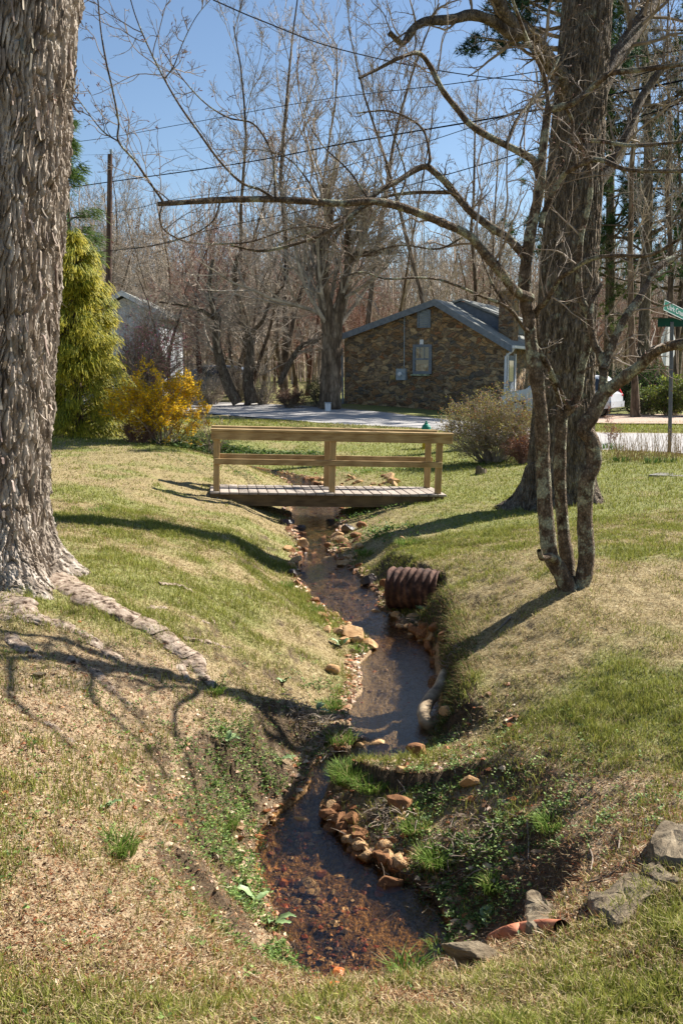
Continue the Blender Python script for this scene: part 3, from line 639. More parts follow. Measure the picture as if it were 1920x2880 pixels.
wire([(600,0,9),(740,60,9.5),(960,140,10.5),(1280,206,12),(1560,232,14),(2100,262,18)], .006, 'short thin cable sloping down to the right at the top of the picture')
wire([(-300,440,52),(310,434,44),(700,400,38),(1200,350,30),(2000,250,20)], .005, 'faintest hair-thin wire leaving the very top of the pole')

# ================================================================== signs
M_alu = simple('sign_back', [(.3, srgb(176,176,172)), (.7, srgb(205,205,200))], 3, .55, .1, metal=.1)
M_green = simple('sign_green', [(.3, (.0,.13,.085)), (.7, (.0,.18,.115))], 3, .45, 0); M_green_shade = simple('sign_green_shaded', [(.3, (.0,.035,.02)), (.7, (.0,.06,.035))], 3, .6, 0)  # second green is a darker copy: the lower blade's shade put into its colour
M_steel = simple('post_steel', [(.3, (.07,.075,.09)), (.7, (.14,.145,.16))], 6, .5, .2, metal=.4)
sb = P(1881, 1275, 20.5); sb[2] = gz(sb[0], sb[1])-.05; stp = P(1888, 905, 20.5)
sign = empty('sign_post', sb, 'grey steel post with the back of a stop sign and two green street name blades', 'sign')
mb = MB(); hgt = np.linalg.norm(stp-sb); mb.box((0,0,0), (.07,.05,hgt), None, .008); V = np.concatenate(mb.V); ax = (stp-sb)/hgt
V[:,2] += hgt/2; V = V @ np.stack([np.array([1,0,0]), np.array([0,1,0]), ax]) + sb; make('post', V, [np.concatenate(v) for v in mb.F.values()], M_steel, sign)
c0 = P(1883, 974, 20.5); ya_ = R(52); ex = np.array([math.cos(ya_), math.sin(ya_), 0]); en = np.array([math.sin(ya_), -math.cos(ya_), 0])
ang = np.radians(22.5+45*np.arange(8)); rad = .382/math.cos(math.radians(22.5))*1.02
V = [c0-en*.045+ex*rad*math.cos(a)+np.array([0,0,rad*math.sin(a)]) for a in ang]+[c0-en*.049+ex*rad*math.cos(a)+np.array([0,0,rad*math.sin(a)]) for a in ang]
sd = np.array([[i, (i+1) % 8, 8+(i+1) % 8, 8+i] for i in range(8)]); make('stop_plate', V, [sd, np.array([list(range(8))[::-1], list(range(8, 16))])], M_alu, sign)
def blade(cx, dirv, L, H, txt):
    dirv = norm(np.array(dirv, float)); nn = norm(np.cross(dirv, [0,0,1.])); up_ = np.cross(nn, dirv); mb = MB(); Mx = np.stack([dirv, -nn, up_], 1)
    o = MB().box(cx, (L, .008, H), Mx).build('name_blade', M_green if txt else M_green_shade, sign)
    if txt is None: return o
    MB().box(cx+up_*(H/2-.008)+nn*.0055, (L-.01, .003, .012), Mx).build('border', M_white, o); MB().box(cx-up_*(H/2-.008)+nn*.0055, (L-.01, .003, .012), Mx).build('border', M_white, o)
    MB().box(cx-dirv*(L/2-.008)+nn*.0055, (.012, .003, H-.03), Mx).build('border', M_white, o)
    if txt is None: return o
    cu = bpy.data.curves.new('lettering', 'FONT'); cu.body = txt; cu.size = H*.72; cu.extrude = .001; cu.align_x = 'CENTER'; cu.align_y = 'CENTER'
    to = bpy.data.objects.new('lettering', cu); C.objects.link(to); to.parent = o
    dg = bpy.context.evaluated_depsgraph_get(); me = bpy.data.meshes.new_from_object(to.evaluated_get(dg)); bpy.data.objects.remove(to)
    to = bpy.data.objects.new('lettering', me); C.objects.link(to); to.parent = o; me.materials.clear(); me.materials.append(M_white)
    M4 = Matrix([[dirv[i], up_[i], nn[i], 0] for i in range(3)]+[[0, 0, 0, 1]]); M4.translation = Vector(cx+nn*.0065-parent_world(o)); to.matrix_local = M4
    return o
d1_ = norm(np.array([.7, .7, -.18])); st_ = P(1865, 857, 19.9); blade(st_+d1_*.5, d1_, 1.0, .21, 'Clark Creek')
d2_ = np.array([math.cos(R(22)), -math.sin(R(22))*.2, 0]); blade(P(1888, 907, 20.5), d2_, .56, .17, None)

# ================================================================== hydrant
def lathe(prof, c, seg=20): return tubes([[np.array(c)+np.array([0,0,z]) for r, z in prof]], [[r for r, z in prof]], seg)
hy = on(1197, 1262, -1.86); M_yel = simple('hydrant_yellow', [(.3, srgb(190,150,10)), (.7, srgb(225,190,30))], 8, .45, .1); M_hg = simple('hydrant_green', [(.3, (.01,.16,.11)), (.7, (.03,.25,.17))], 8, .4, .1)
hyd = empty('fire_hydrant', hy, 'yellow fire hydrant with green cap standing behind the right end of the bridge', 'hydrant')
s_ = 1.02
V, Fq = lathe([(.001,-.05),(.15,-.05),(.15,.03),(.105,.035),(.10,.42*s_),(.13,.43*s_),(.13,.47*s_),(.001,.47*s_)], hy); make('barrel', V, Fq, M_yel, hyd)
V, Fq = lathe([(.125,.472*s_),(.125,.50*s_),(.115,.56*s_),(.085,.61*s_),(.045,.635*s_),(.05,.66*s_),(.025,.665*s_),(.022,.71*s_),(.001,.712*s_)], hy); make('bonnet', V, Fq, M_hg, hyd, smooth=False)
for dx, dy in ((1,0),(-1,0),(0,-1)):
    p = hy+np.array([dx*.09, dy*.09, .36]); q = hy+np.array([dx*.17, dy*.17, .36]); q2 = q+np.array([dx,dy,0])*.002; V, Fq = tubes([[p, q, q2]], [[.055,.055,.001]], 12); make('nozzle_cap', V, Fq, M_yel, hyd)

# ================================================================== vehicles
M_car = simple('silver_paint', [(.3, (.55,.57,.60)), (.7, (.62,.64,.67))], 3, .28, 0, spec=.6); M_tyre = simple('tyre_rubber', [(.4, (.015,)*3), (.6, (.03,)*3)], 9, .9, .2)
M_red = simple('tail_lamp_red', [(.4, (.35,.01,.02)), (.6, (.5,.02,.03))], 9, .2, 0, spec=.7)
def car(name, label, loc, heading, paint, sx=1.0, sz=1.0):
    """heading: direction of the car's nose; origin between the wheels"""
    h = norm(np.array([math.sin(heading), math.cos(heading), 0.])); l = np.array([-h[1], h[0], 0]); loc = np.array(loc); r = empty(name, loc, label, 'car')
    T = lambda a: loc+np.outer(a[:,0], h)*sx+np.outer(a[:,1], l)+np.outer(a[:,2], [0,0,1.])*sz
    prof = [(-2.25,.42),(-2.3,.62),(-2.27,.95),(-2.15,1.02),(-2.0,1.38),(-1.75,1.62),(-.9,1.70),(.2,1.66),(.75,1.45),(1.15,1.12),(1.95,1.0),(2.22,.82),(2.28,.55),(2.2,.35),(1.0,.28),(-1.0,.28)]
    wid = [.80,.88,.90,.88,.76,.68,.66,.66,.70,.86,.82,.74,.78,.80,.84,.84]; n_ = len(prof); V = []
    for f, g_ in ((-1, 1), (-1, .93), (1, .93), (1, 1)):
        pass
    rows = []
    for f in (-1., -.86, -.5, .5, .86, 1.):
        rows.append([(x*(1-.03*(abs(f) > .95)), wd_*f, z+(.03*(1-abs(f)) if z > .9 else 0)-(.04 if abs(f) > .95 and z > 1.3 else 0)) for (x, z), wd_ in zip(prof, wid)])
    V = np.array(rows).reshape(-1, 3); nr = len(rows)
    q = np.array([[a*n_+i, a*n_+(i+1) % n_, (a+1)*n_+(i+1) % n_, (a+1)*n_+i] for a in range(nr-1) for i in range(n_)])
    body = make('body', T(V), [q, np.array([list(range(n_))[::-1]]), np.array([[(nr-1)*n_+i for i in range(n_)]])], paint, r, smooth=False)
    def panel(nm, pts, mat, par=r):
        pts = np.array(pts, float); cen = pts.mean(0); nrm_ = norm(np.cross(pts[1]-pts[0], pts[2]-pts[1])); 
        if nrm_ @ (cen-np.array([0,0,.8])) < 0: nrm_ = -nrm_
        k_ = len(pts); VV = np.vstack([pts+nrm_*.004, pts+nrm_*.016]); sd = np.array([[i, (i+1) % k_, k_+(i+1) % k_, k_+i] for i in range(k_)])
        return make(nm, T(VV), [sd, np.array([list(range(k_))[::-1]]), np.array([list(range(k_, 2*k_))])], mat, par)
    for s__ in (-1, 1):
        for (xa, xb) in ((-1.95,-1.2),(-1.12,-.2),(-.12,.7)):
            zt = 1.52; panel('side_window', [(xa, s__*.885, 1.08), (xb, s__*.885, 1.08), (min(xb,.45)-.02, s__*.715, zt), (xa+(.18 if xa < -1.5 else 0), s__*.715, zt)], M_glass)
        panel('tail_lamp', [(-2.285,s__*.62,.88),(-2.27,s__*.87,.88),(-2.13,s__*.80,1.16),(-2.15,s__*.62,1.16)], M_red)
        for wx in (-1.4, 1.4):
            c_ = np.array([wx, s__*.80, .34]); a = np.linspace(0, 2*np.pi, 24, endpoint=False); V = []
            for yy, rr2 in ((-.11,.26),(-.11,.32),(-.06,.345),(.06,.345),(.11,.32),(.11,.26)):
                V += [(c_[0]+rr2*math.cos(t), c_[1]+yy, c_[2]+rr2*math.sin(t)) for t in a]
            q = np.array([[k*24+i, k*24+(i+1) % 24, (k+1)*24+(i+1) % 24, (k+1)*24+i] for k in range(5) for i in range(24)]); wh = make('wheel', T(np.array(V)), q, M_tyre, r)
            V = [(c_[0]+.26*math.cos(t), c_[1]+s__*.09, c_[2]+.26*math.sin(t)) for t in a]+[(c_[0], c_[1]+s__*.115, c_[2])]
            make('rim', T(np.array(V)), np.array([[i, (i+1) % 24, 24] for i in range(24)]), M_alu, wh)
    panel('rear_window', [(-2.15,-.62,1.06),(-2.15,.62,1.06),(-1.98,.56,1.44),(-1.98,-.56,1.44)], M_glass); panel('windscreen', [(1.12,-.66,1.16),(1.12,.66,1.16),(.78,.6,1.47),(.78,-.6,1.47)], M_glass)
    panel('rear_bumper', [(-2.31,-.84,.45),(-2.31,.84,.45),(-2.31,.86,.68),(-2.31,-.86,.68)], paint)
    return r
cp_ = G(1640, 1166, -1.45); car('parked_car', 'silver hatchback seen behind the oak trunk, its rear end by the gravel drive', (cp_[0]-.75, cp_[1]+.9, gz(cp_[0], cp_[1])), R(-58), M_car)
car('parked_car', 'dark car half hidden in the brush left of the leaning trunk', (*(P(590,1100,56)[:2]), gz(*P(590,1100,56)[:2])), R(-80), simple('dark_paint', [(.4, (.05,.07,.10)), (.6, (.09,.11,.14))], 3, .3, 0))

# small fixtures
def lump(c, rx, ry, rz, seed, n=22, rough=.18, flat=0.0, ang=0.0, cube=.35, tilt=(0,0), facets=7):
    """an irregular boulder: sphere cut by planes, with noise"""
    th = np.linspace(0, np.pi, n); ph = np.linspace(0, 2*np.pi, n*2, endpoint=False); T_, H_ = np.meshgrid(th, ph, indexing='ij')
    V = np.stack([np.sin(T_)*np.cos(H_), np.sin(T_)*np.sin(H_), np.cos(T_)], -1).reshape(-1, 3); rs = np.random.RandomState(seed)
    V = np.sign(V)*np.abs(V)**(1-cube*.5); V = norm(V)*(1+.25*cube*(np.abs(norm(V)).max(1, keepdims=True)-.6)*-1)
    for k in range(facets):
        nn = norm(rs.randn(3)*np.array([1,1,.8])); d = .50+.32*rs.rand(); o = V@nn-d; V = V-np.outer(np.clip(o, 0, None), nn)*.97
    d_ = fbm(V[:,0]*1.7+seed, V[:,1]*1.7, V[:,2]*1.7, 3, seed)-.5; d2 = fbm(V[:,0]*6+seed, V[:,1]*6, V[:,2]*6, 3, seed+3)-.5
    V = V*(1+d_*rough*2+d2*rough*.55)[:,None]; V = V/np.abs(V).max(0)[None]; V = V*np.array([rx, ry, rz]); V = V @ rotx(tilt[0]).T @ roty(tilt[1]).T @ rotz(ang).T + np.array(c)
    m_ = n*2; i = np.arange(n-1)[:,None]*m_; j = np.arange(m_)[None]; F_ = np.stack([i+j, i+m_+j, i+m_+(j+1) % m_, i+(j+1) % m_], -1).reshape(-1, 4); return V, F_
# ================================================================== bark materials
def bark(name, dark, midc, light, lichen=None, scale=6, stretch=.22, b_s=.9, b_d=.02, lich_amt=.6):
    m, nt, b = new_mat(name); t = tex(nt, 'Noise', scale, 7, .65, (1,1,stretch)); v = tex(nt, 'Voronoi', scale*2.4, mapping=(1,1,stretch), feature='DISTANCE_TO_EDGE')
    c = ramp(nt, t.outputs[0], [(.3, dark), (.5, midc), (.72, light)])
    if lichen:
        l = tex(nt, 'Noise', 7, 6, .7); f = ramp(nt, l.outputs[0], [(lich_amt-.03, (0,0,0)), (lich_amt+.05, (1,1,1))]); c = mix(nt, f, c, lichen)
    cr = ramp(nt, v.outputs[0], [(0, (0,0,0)), (.16, (1,1,1))]); c = mix(nt, .55, c, mix(nt, 1.0, c, cr, 'MULTIPLY'))
    nt.links.new(c, b.inputs['Base Color']); b.inputs['Roughness'].default_value = .92; b.inputs['Specular IOR Level'].default_value = .15
    h = mathn(nt, 'ADD', cr, t.outputs[0]); bump(nt, b, h, b_s, b_d); return m
M_bark_shag = simple('shaggy_bark', [(.3, srgb(80,69,59)), (.48, srgb(144,131,117)), (.72, srgb(200,189,176))], 13, .9, .8, .008, mapping=(1,1,.3), detail=8, spec=.12)
M_bark_oak = bark('ridged_bark', srgb(66,55,45), srgb(138,122,104), srgb(188,172,152), srgb(176,176,152), 13, .28, 1.0, .03, .62)
M_bark_small = bark('lichen_bark', srgb(60,48,38), srgb(118,100,82), srgb(166,148,126), srgb(182,180,152), 22, .6, 1.0, .008, .54)
M_bark_wood = bark('woodland_bark', srgb(62,52,43), srgb(124,106,88), srgb(176,158,136), None, 3, .25, .5, .02)
M_bark_red = bark('reddish_bark', srgb(60,38,32), srgb(116,82,72), srgb(160,128,114), None, 3, .25, .5, .02)
M_twig = simple('twig_grey', [(.35, srgb(116,104,92)), (.65, srgb(190,176,158))], 3, .85, 0)
M_twig_s = simple('twig_pale', [(.35, srgb(92,76,62)), (.65, srgb(176,160,142))], 3, .8, 0)
M_twig_r = simple('twig_red', [(.35, srgb(112,80,70)), (.65, srgb(168,132,116))], 3, .85, 0)
M_twig_d = simple('twig_dark', [(.35, srgb(90,76,64)), (.65, srgb(160,144,124))], 3, .85, 0)

# ================================================================== big shaggy trunk at the left
def trunk_surface(base, axis, H0, H1, Rf, K, S, disp):
    th = np.linspace(0, 2*np.pi, S, endpoint=False); h = np.linspace(H0, H1, K); T_, H_ = np.meshgrid(th, h); Rr = Rf(T_, H_); d = disp(T_, H_, Rr); R2 = Rr+d
    X = base[0]+axis(H_)[0]+R2*np.cos(T_); Y = base[1]+axis(H_)[1]+R2*np.sin(T_); V = np.stack([X, Y, H_], -1).reshape(-1, 3)
    i = np.arange(K-1)[:,None]*S; j = np.arange(S)[None]; F_ = np.stack([i+j, i+(j+1) % S, i+S+(j+1) % S, i+S+j], -1).reshape(-1, 4); return V, F_
lt_c = np.array([-2.66, 7.05]); LTR = .54; lt_z = -1.5
def lt_axis(h): k = (h-lt_z); return (.118*k-.11, 0*k)
def lt_R(T, H):
    k = np.clip(H-lt_z, -.5, 9); fl = np.exp(-np.clip(k,0,9)/.22)*.34+np.exp(-np.clip(k,0,9)/.8)*.06
    lob = .55+.45*np.cos(3*(T-R(-35)))**2*1.3; return LTR*(1-.012*k)+fl*lob+np.clip(-k,0,1)*.9*lob
def lt_disp(T, H, Rr):
    a = T*LTR; w1 = (fbm(a*3, H*1.5, oct=3, seed=3)-.5)*.35
    cx_, sx_ = np.cos(T)*Rr, np.sin(T)*Rr
    wx = (fbm(cx_*9, sx_*9, H*3, 3, 24)-.5)*.09; wy = (fbm(cx_*5, sx_*5, H*4, 3, 25)-.5)*.25; slant = H*.10
    F1, F2, rid, dx, dy = worley((a+wx*1.3-slant*.5)*40, (H+wy)*4.6, 3); G1, G2, rid2, dx2, dy2 = worley((a+wx)*80, (H+wy)*20, 9); n3 = fbm(cx_*5, sx_*5, H*1.5, 2, 23)-.5
    edge = np.clip((F2-F1)/.22, 0, 1); e2 = np.clip((G2-G1)/.3, 0, 1); fade = sstep(-.25, .35, H-lt_z)*.45+.55
    h = edge*(.020+.016*rid)+edge*(-dy*.018*(rid > .3)+dx*(rid-.5)*.02)+e2*.007*rid2+(np.abs(fbm(cx_*60, sx_*60, H*9, 3, 29)-.5))*.045-.008
    return h*fade*1.15+n3*.05-.015
LT = empty('shaggy_tree', (lt_c[0], lt_c[1], lt_z), 'huge shaggy-barked trunk with spreading surface roots at the left edge of the lawn', 'tree')
V, Fq = trunk_surface(lt_c, lt_axis, -1.85, 3.7, lt_R, 860, 640, lt_disp); make('trunk', V, Fq, M_bark_shag, LT, smooth=False)
rs = np.random.RandomState(5); N = 900; th = rs.uniform(R(-165), R(55), N); h0 = rs.uniform(lt_z+.30, 3.45, N); Lp = rs.uniform(.04, .17, N)*(.75+.25*(h0 > 0)); wp = rs.uniform(.004, .012, N)
K = 6; s = np.linspace(0, 1, K)[None,:]; lift = rs.uniform(.0, .022, N)**1.0; big = rs.rand(N) < .12; lift[big] += rs.uniform(.02, .06, big.sum())
dirn = np.where(rs.rand(N) < .75, -1, 1)[:,None]; Hh = h0[:,None]+dirn*s*Lp[:,None]; tw = (.06+rs.randn(N)*.06)[:,None]
Th = th[:,None]+tw*s*Lp[:,None]/.5; Rr = lt_R(Th, Hh)+.018+lift[:,None]*s**2.2-.012*(s < .01)
Xc = lt_c[0]+lt_axis(Hh)[0]+Rr*np.cos(Th); Yc = lt_c[1]+Rr*np.sin(Th); Pc = np.stack([Xc, Yc, Hh], -1)
tan_ = np.stack([-np.sin(Th), np.cos(Th), 0*Th], -1); rad_ = np.stack([np.cos(Th), np.sin(Th), 0*Th], -1); wprof = (np.array([.9,1,.9,1,.95,.7])[None,:]*wp[:,None])[...,None]
thk = (np.array([.010,.009,.007,.006,.005,.002])[None,:]*np.ones((N,1)))[...,None]; tl = rs.randn(N)[:,None,None]*.45
c4 = [Pc-tan_*wprof-rad_*thk*0+rad_*wprof*tl*-1, Pc+tan_*wprof+rad_*wprof*tl, Pc+tan_*wprof*.9-rad_*thk+rad_*wprof*tl, Pc-tan_*wprof*.9-rad_*thk-rad_*wprof*tl]
V = np.stack(c4, 2).reshape(-1, 3); i = np.arange(N)[:,None,None]*K*4; k = np.arange(K-1)[None,:,None]*4; q = np.arange(4)[None,None,:]; q2 = (q+1) % 4
Fq = np.stack([i+k+q, i+k+q2, i+k+4+q2, i+k+4+q], -1).reshape(-1, 4); colb = np.array(srgb(158,144,130))[None]*(.55+.9*rs.rand(N))[:,None]+rs.randn(N, 3)*.008
M_plate = attr_mat('bark_strips', .9, .45, 0, 14, .1)
make('bark_strips', V, Fq, M_plate, LT, col=np.repeat(colb, K*4, 0), smooth=False)
def root(pts, r0, r1, sink=.35, nm='root', par=LT):
    g_ = np.array([on(u, v, -1.6) for u, v in pts]); c = catmull(g_, 22); n_ = len(c); sl_ = np.concatenate([[0], np.cumsum(np.linalg.norm(np.diff(c, axis=0), axis=1))]); r = np.linspace(r0, r1, n_)*(1+.18*(fbm(np.arange(n_)*.16, np.zeros(n_)+r0*99, oct=2, seed=8)-.5)*2); c[:,2] -= r*sink*.42+np.where(r0 < .15, .012, 0)*np.linspace(0, 1.6, n_)
    c[:,2] += (fbm(np.arange(n_)*.2, np.zeros(n_)+r1*50, oct=2, seed=4)-.5)*.02
    S = 48; V, Fq = tubes([c], [r], S); V = V.reshape(n_, S, 3); ctr = c[:,None,:]; d = V-ctr; AA = (np.arange(S)[None]*2*np.pi/S)*r[:,None]+0*V[...,0]; SS = sl_[:,None]+AA*0; W1, W2, wid_, _, _ = worley(AA*32+(fbm(SS*8, AA*8, oct=2, seed=3)-.5)*2, SS*11, 5); nz = .35*(fbm(V[...,0]*9, V[...,1]*9, V[...,2]*9, 3, 6)-.5); V = ctr+d*(.85+nz)[...,None]+norm(d)*((np.clip((W2-W1)/.3, 0, 1)*.010)[...,None]); nz = nz*0; V = ctr+(V-ctr)*(1+nz)[...,None]; hx = V[...,:2]-c[:,None,:2]; V[...,:2] = c[:,None,:2]+hx*1.25; V[...,2] = c[:,None,2]+(V[...,2]-c[:,None,2])*.42
    make(nm, V.reshape(-1, 3), Fq, M_root, par, smooth=True)
M_root = simple('root_bark', [(.36, srgb(64,50,38)), (.46, srgb(136,118,102)), (.7, srgb(182,166,148))], 22, .9, 1.0, .012, detail=8, spec=.1)
root([(110,1610),(200,1660),(300,1710),(400,1755),(480,1810),(540,1850),(556,1890),(590,1922),(625,1950)], .17, .016)
root([(0,1640),(30,1690),(80,1730),(160,1752),(240,1790),(300,1830),(350,1850)], .12, .03)
root([(120,1570),(170,1585),(215,1600),(240,1618)], .10, .035, .4)
root([(60,1690),(20,1700),(0,1720),(-60,1760)], .13, .05, .3)
root([(230,1700),(330,1735),(420,1700),(500,1720),(565,1740),(590,1728)], .05, .05, 1.05)
root([(510,1790),(560,1798),(620,1812),(685,1830)], .055, .03, .75)
root([(540,1850),(500,1870),(520,1910),(535,1950)], .05, .025, .6)
root([(185,1845),(250,1880),(320,1950),(385,1990)], .05, .025, .65)
root([(440,1638),(500,1645),(545,1665),(600,1690)], .035, .015, .5)
root([(20,1780),(90,1840),(170,1870)], .04, .02, .6)
root([(120,2030),(190,2080),(250,2120)], .03, .015, .6)

# ================================================================== generic bare-tree crown
def crown_tubes(levels, sides):
    mb = MB()
    for (Pt, Rd), S in zip(levels, sides):
        if len(Pt): mb.add(*tubes(Pt, Rd, S))
    return mb
SM = None
def traced(name, pts, r0, r1, mat, par, S=10, n=6, wob=.06, end_close=True):
    r0, r1 = (r0*.87, r1*.87) if par is SM else (r0, r1); c = catmull([P(*p) for p in pts], n); m_ = len(c); r = np.linspace(r0, r1, m_)*(1+.10*(fbm(np.arange(m_)*.45, np.zeros(m_)+r0*77, oct=2, seed=2)-.5)*2)
    V, Fq = tubes([c], [r], S); V = V.reshape(m_, S, 3); d = V-c[:,None]; nz = fbm(V[...,0]*9, V[...,1]*9, V[...,2]*5, 3, 16)-.5; V = c[:,None]+d*(1+.35*nz)[...,None]
    return c, r, V.reshape(-1, 3), Fq

# ---- oak behind the bridge on the right
OAK = empty('oak_tree', P(1575,1435,14.0), 'massive dark straight oak trunk standing on the right beyond the bridge', 'tree')
ok = catmull([P(1572,1450,14), P(1578,1350,14), P(1582,1200,14), P(1588,1000,14), P(1600,750,14), P(1616,480,14), P(1632,250,14), P(1648,20,14), P(1660,-250,14), P(1670,-500,14)], 44)
rk = np.interp(ok[:,2], [-1.9,-1.75,-1.5,-1.1,-.4,1.5,3.5,6.5], [.75,.60,.50,.44,.40,.385,.345,.30]); S = 170
V, Fq = tubes([ok], [rk], S); V = V.reshape(len(ok), S, 3); d = V-ok[:,None]; A_ang = np.linspace(0, 2*np.pi, S, endpoint=False)
W1, W2, _, _, _ = worley(A_ang[None]*8.2+(fbm(V[...,2]*2, A_ang[None]*3+0*V[...,2], oct=2, seed=5)-.5)*1.6, V[...,2]*2.6+0*A_ang[None], 6); rid = np.clip((W2-W1)/.35, 0, 1); lobe = np.exp(-np.clip(V[...,2]+1.85, 0, 9)/.35)*.25*np.cos(A_ang*5)[None,:]
V = ok[:,None]+d*(1+.10*(rid-.55)+lobe+.10*(fbm(d[...,0]*3, d[...,1]*3, V[...,2]*.8, 2, 62)-.5))[...,None]
make('trunk', V.reshape(-1, 3), Fq, M_bark_oak, OAK, smooth=True)
oakL = [([(1600,330,14),(1585,240,13.8),(1548,178,13.6),(1492,104,13.2),(1438,67,13),(1400,10,12.8),(1370,-80,12.5)], .13, .07),
        ([(1470,85,13.1),(1431,92,13),(1389,62,12.9),(1327,42,12.7),(1266,55,12.5),(1193,61,12.3),(1156,86,12.2),(1131,122,12.1),(1095,92,12)], .085, .03),
        ([(1620,430,14),(1690,240,14.2),(1760,120,14.6),(1830,20,15),(1900,-80,15.4)], .15, .08),
        ([(1640,560,14),(1740,430,14.4),(1800,280,14.8),(1870,180,15)], .09, .05),
        ([(1650,-150,14),(1500,-300,13.5),(1300,-420,13)], .14, .06), ([(1650,-200,14),(1800,-350,14),(2000,-450,14)], .14, .06)]
lv = [];
oc = []
for pts, r0, r1 in oakL:
    c, r, V, Fq = traced('limb', pts, r0, r1, M_bark_oak, OAK); make('limb', V, Fq, M_bark_oak, OAK, smooth=True)
    q = np.linspace(0, len(c)-1, 10).astype(int); oc.append((c[q][None], r[q][None]))
OP, OR_ = np.concatenate([a[0] for a in oc]), np.concatenate([a[1] for a in oc])
a1 = sprout(OP, OR_, 10, .15, 1, (30,75), (.25,.55), .28, 9, .2, .02, rmin=.008); a2 = sprout(*a1, 5, .15, 1, (30,70), (.35,.6), .55, 6, .22, .03, rmin=.004); a3 = sprout(*a2, 5, .1, 1, (30,70), (.35,.6), .6, 5, .2, .03, rmin=.0025); 
crown_tubes([a1, a2, a3], [5,4,3]).build('crown', M_twig_d, OAK)

